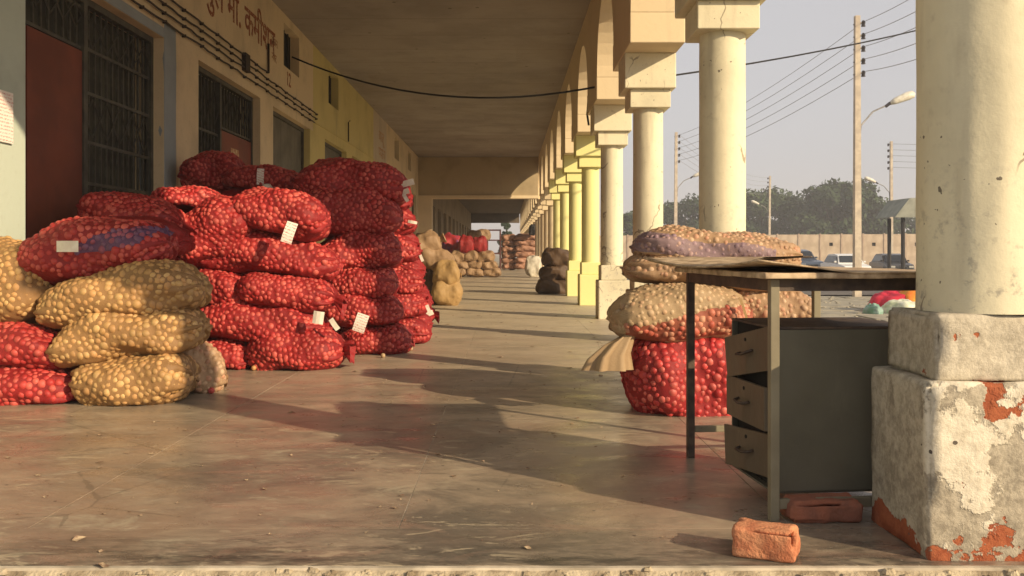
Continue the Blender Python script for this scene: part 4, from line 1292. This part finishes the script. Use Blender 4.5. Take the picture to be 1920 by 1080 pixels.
def curled():
    A_, B_ = px(1206, 484, 3.78), px(1432, 482, 2.98)
    inv = desk.matrix_basis.inverted()
    vs, fs = [], []
    n, m_ = 30, 8
    for lay in (0, 1):
        for j in range(m_ + 1):
            v = j / m_
            for i in range(n + 1):
                u = i / n
                p = A_.lerp(B_, u)
                sag = .036 * math.sin(math.pi * u) ** .9
                p = p + Vector((.34, .05, 0)) * v * math.sin(math.pi * min(1, u * .9 + .05)) ** .5 + Vector((0, 0, -sag * (1 - v) ** 1.4 - lay * .004 + .004 * v))
                vs.append(inv @ p)
    W_ = n + 1; n0 = W_ * (m_ + 1)
    for j in range(m_):
        for i in range(n):
            a = j * W_ + i
            fs.append((a, a + 1, a + W_ + 1, a + W_)); fs.append((n0 + a, n0 + a + W_, n0 + a + W_ + 1, n0 + a + 1))
    for i in range(n):
        a = i; fs.append((a + 1, a, n0 + a, n0 + a + 1)); a = m_ * W_ + i; fs.append((a, a + 1, n0 + a + 1, n0 + a))
    link('curled_veneer', mesh('curled_veneer', vs, fs, True), 'ply', desk)
curled()

# bricks
o = rough_box('brick', -.082, .082, -.05, .05, 0, .082, 'brick', bevel=.010, amp=.007, cut=10, chips=.05, seed=5, freq=17, loc=(.700, 2.465, 0), rot=(0, 0, R(-24)))
tag(o, 'orange red brick standing alone in the sun in front of the desk', 'brick')
o = rough_box('brick', -.11, .11, -.055, .055, 0, .066, 'brick_dark', bevel=.014, amp=.006, cut=8, chips=.04, seed=9, freq=14, loc=(.965, 2.80, 0), rot=(0, 0, R(3)))
tag(o, 'dusty dark brick lying in shade under the desk cabinet', 'brick')

# ------------------------------------------------------------------ litter and loose onions
loose = [(718, 668, 'small pale onion lying loose at the foot of the rear stack', 'on_beige'), (476, 692, 'small loose onion at the foot of the middle stack, between two red sacks', 'on_tan'),
         (632, 684, 'loose onion by the right corner of the middle stack', 'on_tan'), (770, 655, 'loose onion by the sunlit corner of the rear stack', 'on_pink'),
         (1256, 778, 'loose red onion in shade by the bulging red sack', 'on_bare'), (396, 735, 'loose onion by the tan sack end', 'on_red')]
for (a, b, lab, mt) in loose:
    D = EYE * F / (b - 472 + 3)
    p = px(a, b, D)
    o = link('loose_onion', onion_me(1, mt), None, None, (p.x, D, .018))
    o.scale = (.020, .020, .020); o.rotation_euler = (1, .5, a)
    tag(o, lab, 'onion', 'loose onions on the floor')
o = link('white_rag', onion_me(2, 'paper_plain'), None, None, px(502, 354, 7.62))
o.scale = (.055, .04, .045); o.rotation_euler = (.2, .4, .9)
tag(o, 'small white knotted rag on the dark red sacks near the topmost tagged sack', 'rag')
rl_ = random.Random(12)
mb = MB()
for k in range(620):
    if k < 260: yy = rl_.uniform(2.45, 6); xx = rl_.uniform(-2.2, 1.1)
    else:
        yy = rl_.uniform(5, 24); xx = rl_.uniform(-1.2, 1.0)
    s_ = rl_.choice((.004, .005, .007, .012)) * (1 if yy < 6 else 2.0)
    a = rl_.uniform(0, 6.28)
    p = []
    for q in range(5):
        b_ = a + q * 1.257
        p.append((xx + s_ * rl_.uniform(.5, 1.3) * math.cos(b_), yy + s_ * rl_.uniform(.5, 1.3) * math.sin(b_), rl_.uniform(.002, .008)))
    mb.add(p, [(0, 1, 2, 3, 4)])
tag(mb.build('onion_skin_litter', 'litter'), 'dry onion skins scattered over the corridor floor', kind='stuff')
for k, (a, b) in enumerate(((545, 775), (148, 1012), (192, 1062))):
    D = EYE * F / (b - 472)
    p = px(a, b, D)
    me = mesh('paper_scrap', [(-.02, -.008, .001), (.015, -.012, .004), (.024, .004, .002), (.002, .012, .010), (-.018, .010, .002)], [(0, 1, 2, 3, 4)])
    o = link('paper_scrap', me, 'litter', None, (p.x, D, .001), (0, 0, k * 1.3))
    tag(o, ('pale scrap on the floor to the right of the tan sacks', 'pale curled scrap on the floor near the lower left', 'pale scrap lowest on the floor by the platform edge')[k], 'scrap')

# ------------------------------------------------------------------ yard: paving, heap, poles, wall, cars, shed, trees
ap_ = tag(MB().box(1.9, 24, 9.5, 27.1, YARD - .1, YARD - .008).build('paved_apron', 'slab'), kind='structure')
ry = random.Random(5)
yy = 9.6
while yy < 26.0:
    dy = ry.uniform(1.0, 1.8)
    xx = 1.95 + ry.uniform(0, .6)
    while xx < 15:
        dx = ry.uniform(1.2, 2.6)
        m_ = Matrix.Translation((xx + dx / 2, yy + dy / 2, YARD)) @ Euler((R(ry.uniform(-.7, .7)), R(ry.uniform(-.6, .6)), R(ry.uniform(-2, 2)))).to_matrix().to_4x4()
        MB().box(-dx / 2 + .03, dx / 2 - .03, -dy / 2 + .03, dy / 2 - .03, -.05, .03, m_).build('paving_slab', 'slab', ap_, bevel=.01, seg=1)
        xx += dx
    yy += dy
mb = MB()
for k in range(260):
    xx = ry.uniform(4.5, 9.5); yy = ry.uniform(13, 26); r_ = ry.uniform(.02, .10)
    sub = [Vector((xx + r_ * math.cos(a) * ry.uniform(.6, 1.3), yy + r_ * math.sin(a) * ry.uniform(.6, 1.3), YARD + .02)) for a in [q * math.pi / 3 for q in range(6)]]
    top = [v + Vector((0, 0, r_ * ry.uniform(.3, .7))) + (Vector((xx, yy, YARD)) - v) * .4 for v in sub]
    mb.add(sub + top, [tuple(range(6, 12))] + [(q, (q + 1) % 6, 6 + (q + 1) % 6, 6 + q) for q in range(6)])
tag(mb.build('yard_rubble', 'slab'), 'broken stones and dirt on the yard paving', kind='stuff')

def heap(name, x0, y0, x1, y1, D, mat, seed, label, cat, wy=.5, sk=0):
    a, b = px(x0, y1, D), px(x1, y0, D)
    cx, L, H = (a.x + b.x) / 2, b.x - a.x, max(.08, b.z - YARD - .02)
    vs, fs = [], []
    n, m_ = 26, 34
    for i in range(n):
        u = i / (n - 1)
        for k in range(m_):
            an = 2 * math.pi * k / m_
            r_ = math.sin(u * math.pi / 2)
            h = math.cos(u * math.pi / 2) ** .7
            q = mnoise.fractal(Vector((math.cos(an) * r_ * 2.2 + seed, math.sin(an) * r_ * 2.2, u * 1.5)), 1, 2, 4)
            fold = 1 + .16 * q + .05 * math.sin(9 * an + seed) * u
            vs.append((cx + L / 2 * r_ * math.cos(an) * fold + sk * h * L, D + wy * r_ * math.sin(an) * fold, YARD + .02 + H * max(0.0, h + .18 * q * h)))
    for i in range(n - 1):
        for k in range(m_):
            k2 = (k + 1) % m_
            fs.append((i * m_ + k, i * m_ + k2, (i + 1) * m_ + k2, (i + 1) * m_ + k))
    o = link(name, mesh(name, vs, fs, True), mat)
    return tag(o, label, cat, 'rag heap in the yard')
heap('cloth_bundle', 1622, 545, 1710, 575, 20.0, 'cl_red', 1, 'crimson red cloth spread over the heap in the yard', 'cloth', sk=.15)
heap('cloth_bundle', 1678, 536, 1760, 580, 19.9, 'cl_orange', 4, 'orange and yellow cloth at the top of the heap in the yard', 'cloth')
heap('plastic_sheet', 1655, 562, 1735, 590, 19.2, 'cl_white', 7, 'crumpled white plastic sheet in front of the red cloth in the yard', 'plastic sheet')
heap('plastic_bag', 1622, 570, 1652, 592, 19.0, 'cl_green', 9, 'green and grey plastic bag at the left end of the yard heap', 'plastic bag', wy=.3)

def pole(xp, ytop, ybase, D, flip, label, w=.20, nin=5, lamp=True, lean=0.0, tilt=0):
    b = px(xp, ybase, D); b.z = YARD
    top = px(xp, ytop, D).z - YARD
    r_ = empty('power_pole', b, (0, R(lean), 0), label=label, cat='power pole', group='power poles in the yard')
    mb = MB()
    h = w / 2
    vs = [(-h, -h, -.3), (h, -h, -.3), (h, h, -.3), (-h, h, -.3), (-h * .7, -h * .7, top), (h * .7, -h * .7, top), (h * .7, h * .7, top), (-h * .7, h * .7, top)]
    mb.add(vs, [(0, 1, 5, 4), (1, 2, 6, 5), (2, 3, 7, 6), (3, 0, 4, 7), (4, 5, 6, 7)])
    mb.build('shaft', 'concrete', r_)
    side = -1 if flip else 1
    for k in range(nin):
        z = top - .25 - k * .36
        MB().tube([(side * w * .3, 0, z + .05), (side * (w * .3 + .10), 0, z + .05)], .03, 6).build('bracket', 'metal', r_)
        MB().tube([(side * (w * .3 + .12), 0, z + .12), (side * (w * .3 + .12), 0, z + .06), (side * (w * .3 + .12), 0, z), (side * (w * .3 + .12), 0, z - .05)], [.03, .065, .05, .065], 8).build('insulator', 'insul', r_)
        box('step', -side * w * .3 - .05, -side * w * .3 + .05, -.02, .02, z - .015, z + .015, 'metal', r_)
    if lamp:
        za = top - 3.3
        q = side
        arm = [(q * w * .45, 0, za - .3), (q * w * .55, 0, za + .15), (q * (.45), 0, za + .55), (q * .95, 0, za + .78), (q * 1.15, 0, za + .86)]
        MB().tube(arm, .025, 6).build('lamp_arm', 'metal', r_, True)
        mb = MB()
        mb.tube([(q * .82, 0, za + .70), (q * .95, 0, za + .80)], .05, 6)
        mb.build('lamp_joint', 'insul', r_)
        MB().tube([(q * .95, 0, za + .79), (q * 1.1, 0, za + .86), (q * 1.45, 0, za + 1.0), (q * 1.60, 0, za + 1.05), (q * 1.66, 0, za + 1.07)], [.05, .10, .13, .11, .03], 10).build('lamp_head', 'lamp', r_, True)
    return r_, b, top
P1 = pole(1607, 30, 558, 26.2, False, 'tallest and nearest concrete power pole with a street lamp, left of the near column')
P2 = pole(1266, 248, 512, 51.7, False, 'concrete power pole with a lamp between the second and third columns', lean=.4)
P3 = pole(1442, 330, 500, 81, True, 'farthest leaning concrete power pole just right of the second column', lean=.6)
P4 = pole(1671, 265, 508, 56, True, 'concrete power pole with its lamp turned left, beside the shed')
def wire(a, b, sag, r_, label, group):
    o = MB().tube(catenary(a, b, sag, 12), r_, 4).build('power_line', 'metal')
    tag(o, label, 'wire', group)
nm5 = ['top', 'second', 'middle', 'fourth', 'bottom']
for k in range(5):
    z = -.25 - k * .36
    a = P1[1] + Vector((.22, 0, P1[2] + z + .1)); b = P2[1] + Vector((.24, 0, P2[2] + z + .1))
    wire(b, a, .35, .010, '%s power line from the tallest pole back to the pole between the columns' % nm5[k], 'power lines left of the tallest pole')
    c_ = px(1925, -150 + k * 44, 15.5)
    wire(a, c_, .15, .009, '%s power line from the tallest pole up to the right' % nm5[k], 'power lines right of the tallest pole')
    a4 = P4[1] + Vector((-.2, 0, P4[2] + z + .1))
    wire(a4, a4 + Vector((26, -6, .4)), .5, .011, '%s power line leaving the pole beside the shed to the right' % nm5[k], 'power lines right of the pole by the shed')
    wire(P2[1] + Vector((.24, 0, P2[2] + z + .1)), P3[1] + Vector((-.2, 0, P3[2] + z + .1)), .6, .010, '%s faint power line between the two farther poles' % nm5[k], 'power lines between the farther poles')

# boundary wall
bw = empty('boundary_wall', (6, 70, YARD), label='long tan boundary wall of plastered panels along the far side of the yard', cat='wall')
pw = 1.64
pm = {}
def bwx(k): return 6 + k * pw
for k in range(32):
    xa = bwx(k) - 6
    hole = (k % 2 == 1)
    top = 2.42 + k * .008 + .14
    if hole:
        MB().box(.06, .70, -.06, .06, 0, top).box(.98, pw - .06, -.06, .06, 0, top).box(.70, .98, -.06, .06, 0, 1.76).box(.70, .98, -.06, .06, 2.02, top).build('wall_panel', 'bwall', bw, loc=(xa, 0, 0))
        box('hole', xa + .70, xa + .98, .03, .05, 1.76, 2.02, 'black', bw)
    else:
        MB().box(.06, pw - .06, -.06, .06, 0, top).build('wall_panel', 'bwall', bw, loc=(xa, 0, 0))
    box('post', xa - .06, xa + .06, -.10, .10, 0, top + .06, 'bpost', bw)

# cars
def car(xp, D, mat, label, rz=0, L=3.9, Wd=1.62, H=1.42):
    p = px(xp, 500, D)
    r_ = empty('parked_car', (p.x, D + L / 2, YARD + .03), (0, 0, R(rz)), label=label, cat='car', group='cars parked in the yard')
    # side profile (y along length, nose at -L/2), cross section narrows in the cabin
    prof = [(-.50, .30, .48), (-.49, .62, .70), (-.28, .66, .88), (-.14, .60, 1.34), (.02, .58, 1.42), (.28, .58, 1.38), (.42, .64, .98), (.49, .64, .80), (.50, .40, .50)]
    # body shell
    def shell(pts, zb, n=6):
        vs, fs = [], []
        for (u, z, w) in pts:
            y = u * L
            for s_ in (-1, 1):
                vs.append((s_ * w, y, zb)); vs.append((s_ * w, y, (z + zb) / 2)); vs.append((s_ * w * .94, y, z))
        for i in range(len(pts) - 1):
            a = i * 6; b = a + 6
            for (q, q2) in ((0, 1), (1, 2), (2, 5), (5, 4), (4, 3), (3, 0)):
                fs.append((a + q, a + q2, b + q2, b + q))
        fs.append((0, 1, 2, 5, 4, 3)); e_ = (len(pts) - 1) * 6
        fs.append((e_, e_ + 3, e_ + 4, e_ + 5, e_ + 2, e_ + 1))
        m2 = MB(); m2.add(vs, fs); return m2
    hw = Wd / 2
    shell([(-.50, .62, hw * .86), (-.47, .74, hw * .96), (-.25, .86, hw), (0, .90, hw), (.3, .90, hw), (.46, .86, hw * .96), (.5, .66, hw * .88)], .24).build('body', mat, r_, bevel=.03)
    shell([(-.24, .87, hw * .90), (-.12, 1.33, hw * .78), (.02, H, hw * .76), (.26, H - .03, hw * .76), (.40, .88, hw * .88)], .86).build('cabin', mat, r_, bevel=.02)
    gl = MB()
    gl.add([(-hw * .78, -.222 * L, .92), (hw * .78, -.222 * L, .92), (hw * .66, -.132 * L, 1.30), (-hw * .66, -.132 * L, 1.30)], [(0, 1, 2, 3)])
    gl.build('windscreen', 'glass', r_, loc=(0, -.03, .012))
    for s_ in (-1, 1):
        MB().add([(s_ * hw * .885, -.19 * L, .93), (s_ * hw * .80, -.11 * L, 1.30), (s_ * hw * .785, .24 * L, 1.32), (s_ * hw * .875, .34 * L, .95)], [(0, 1, 2, 3)]).build('side_window', 'glass', r_, loc=(s_ * .02, 0, 0))
        o = MB().box(-.13, .13, -.03, .03, -.06, .06).build('headlight', 'head', r_, bevel=.015)
        o.location = (s_ * hw * .66, -.50 * L - .005, .60)
        box('mirror', s_ * hw * 1.0 - .06, s_ * hw * 1.0 + .06, -.18 * L - .05, -.18 * L + .03, .92, 1.02, mat, r_, bevel=.01)
        for yy in (-.31 * L, .31 * L):
            w_ = MB().tube([(s_ * (hw - .18), yy, .30), (s_ * (hw + .01), yy, .30)], .30, 18).build('wheel', 'tyre', r_)
            MB().tube([(s_ * (hw + .012), yy, .30), (s_ * (hw + .02), yy, .30)], .17, 12).build('rim', 'metal', w_)
    box('grille', -.30, .30, -.5 * L - .02, -.5 * L + .0, .50, .60, 'glass', r_, bevel=.01)
    box('bumper', -hw * .86, hw * .86, -.5 * L - .06, -.5 * L - .001, .28, .44, mat, r_, bevel=.02)
    return r_
car(1614, 42.0, 'car_white', 'small white car facing the arcade, behind the tallest pole').scale = (.86, .86, .84)
car(1515, 49, 'car_blue', 'blue grey car whose roof shows over the desk top', rz=8)
car(1700, 47, 'car_dark', 'dark car parked right of the white one', rz=-4).scale = (.86, .86, .84)

# shed
sp = px(1677, 470, 45)
sh = empty('open_shed', (sp.x, 45, YARD), label='open shed with sloping grey roof on dark posts at the right of the yard', cat='shed')
for (x, y) in ((.42, 0), (.42, 1.6), (6, 0), (6, 1.6)):
    MB().tube([(x, y, 0), (x, y, 3.02)], .10, 8).build('post', 'cable', sh)
rfm = MB()
nr = 22
for i in range(nr):
    a = -.1 + i * 7.6 / nr
    q = [(-.05 + 0.0, a), (0, a)]
pts_lo = []
vs, fs = [], []
for i in range(60):
    yy = -.4 + i * 2.4 / 59
    zz = .03 * (i % 2)
    vs += [(-.15, yy, 3.02 + zz), (.55, yy, 3.92 + zz), (6.6, yy, 4.25 + zz)]
for i in range(59):
    for k in range(2):
        a = i * 3 + k
        fs.append((a, a + 3, a + 4, a + 1))
for i in (0,):
    fs.append((0, 1, 2))
link('roof', mesh('roof', vs, fs), 'roof_metal', sh)
MB().add([(-.15, -.42, 3.0), (6.6, -.42, 3.0), (6.6, -.42, 4.25), (.55, -.42, 3.92), (-.15, -.38, 3.0), (6.6, -.38, 3.0), (6.6, -.38, 4.25), (.55, -.38, 3.92)],
         [(0, 1, 2, 3), (7, 6, 5, 4), (0, 3, 7, 4), (3, 2, 6, 7), (1, 5, 6, 2), (0, 4, 5, 1)]).build('gable', 'roof_metal', sh)

# trees
def tree(xp, ytop, wpx, D, mat, seed, label, group='trees beyond the boundary wall', dens=1.0, squash=1.0):
    rt = random.Random(seed)
    p = px(xp, 480, D)
    H = px(xp, ytop, D).z - YARD
    Wm = wpx * D / F / 2
    r_ = empty('tree', (p.x, D, YARD), label=label, cat='tree', group=group)
    mb = MB()
    mb.tube([(0, 0, 0), (rt.uniform(-.2, .2), 0, H * .2), (rt.uniform(-.4, .4), 0, H * .45)], [.42, .32, .22], 8)
    blobs = []
    nb = int(44 * dens)
    for k in range(nb):
        an = rt.uniform(0, 6.28); rr = math.sqrt(rt.random()); zz = rt.uniform(.22, .93)
        env = math.sqrt(max(0.05, 1 - ((zz - .5) / .52) ** 2)) if zz > .5 else (.80 + .4 * (zz - .2))
        bx, by = Wm * .86 * rr * env * math.cos(an), Wm * .7 * rr * env * math.sin(an)
        br = rt.uniform(.16, .30) * min(Wm, H * .6)
        blobs.append((bx, by, H * zz - br * .2, br))
        if k % 3 == 0:
            mb.tube([(0, 0, H * rt.uniform(.15, .4)), (bx * .5, by * .5, H * (zz * .5 + .15)), (bx * .9, by * .9, H * zz)], [.16, .1, .04], 5, False)
    mb.build('trunk', 'bark', r_, True)
    rs = np.random.RandomState(seed)
    per = 190
    V = []
    for (bx, by, bz, br) in blobs:
        d = rs.normal(size=(per, 3)); d /= np.linalg.norm(d, axis=1)[:, None]
        rad = br * (0.55 + .5 * rs.rand(per, 1))
        c_ = np.array([bx, by, bz]) + d * rad * np.array([1.15, 1.0, .8])
        u = rs.normal(size=(per, 3)); u /= np.linalg.norm(u, axis=1)[:, None]
        w_ = np.cross(u, d); w_ /= np.maximum(np.linalg.norm(w_, axis=1)[:, None], 1e-6)
        s_ = (.18 + .22 * rs.rand(per, 1)) * (H / 11)
        V.append(np.stack([c_ - u * s_, c_ - w_ * s_ * .6, c_ + u * s_, c_ + w_ * s_ * .6], 1).reshape(-1, 3))
    V = np.concatenate(V)
    n = len(V) // 4
    me = bpy.data.meshes.new('crown')
    me.vertices.add(len(V)); me.vertices.foreach_set('co', V.ravel())
    me.loops.add(len(V)); me.loops.foreach_set('vertex_index', np.arange(len(V)))
    me.polygons.add(n); me.polygons.foreach_set('loop_start', np.arange(0, len(V), 4)); me.polygons.foreach_set('loop_total', np.full(n, 4))
    me.update(); me.validate()
    link('crown', me, mat, r_)
    return r_
tree(1205, 408, 110, 128, 'leaf1', 1, 'low dark tree beyond the wall left of the pole between the columns')
tree(1292, 366, 170, 130, 'leaf1', 2, 'rounded dark tree seen left of the second column')
tree(1370, 376, 150, 138, 'leaf2', 10, 'tree mostly hidden behind the second column')
tree(1428, 350, 165, 132, 'leaf2', 3, 'tree just right of the second column, behind the farthest pole')
tree(1492, 362, 150, 145, 'leaf2', 4, 'paler tree between the farthest pole and the big tree')
tree(1566, 337, 215, 126, 'leaf1', 5, 'largest dark spreading tree left of the tallest pole', dens=1.6)
tree(1632, 368, 130, 135, 'leaf2', 6, 'loose crowned tree just right of the tallest pole', dens=.6)
tree(1676, 398, 150, 140, 'leaf1', 7, 'low tree behind the pole beside the shed')
tree(1760, 410, 130, 140, 'leaf1', 8, 'low tree behind the shed roof')
tree(948, 414, 30, 100, 'leaf1', 9, 'small tree in the light at the far end of the corridor', group=None)
tree(1180, 395, 70, 120, 'leaf1', 12, 'tree glimpsed between the third and fourth columns')
rt = random.Random(77)
# scrub under the trees
mbv = []
rs = np.random.RandomState(5)
n = 9000
xx = rs.uniform(10, 85, n); zz = np.abs(rs.normal(0, 1.3, n)); yy = rs.uniform(112, 122, n)
c_ = np.stack([xx, yy, YARD + zz * (1 + .5 * np.sin(xx * .5))], 1)
u = rs.normal(size=(n, 3)); u /= np.linalg.norm(u, axis=1)[:, None]
w_ = np.cross(u, rs.normal(size=(n, 3))); w_ /= np.linalg.norm(w_, axis=1)[:, None]
s_ = .25 + .25 * rs.rand(n, 1)
V = np.stack([c_ - u * s_, c_ - w_ * s_ * .6, c_ + u * s_, c_ + w_ * s_ * .6], 1).reshape(-1, 3)
me = mesh('scrub', V.tolist(), [tuple(range(i * 4, i * 4 + 4)) for i in range(n)])
tag(link('scrub', me, 'leaf2'), 'low green scrub under the trees beyond the boundary wall', kind='stuff')

# ------------------------------------------------------------------ hazy air
hz = MB().box(-900, 900, -60, 700, YARD - 1.2, 22).build('haze', None)
hm = bpy.data.materials.new('pale_haze'); hm.use_nodes = True
ht = hm.node_tree; ht.nodes.clear()
ho = ht.nodes.new('ShaderNodeOutputMaterial'); hv = ht.nodes.new('ShaderNodeVolumePrincipled')
hv.inputs['Color'].default_value = (0.93, 0.93, 0.97, 1)
hv.inputs['Density'].default_value = 0.0017
ht.links.new(hv.outputs[0], ho.inputs['Volume'])
hz.data.materials.append(hm)
tag(hz, 'thin pale haze over the yard and the trees', kind='stuff')
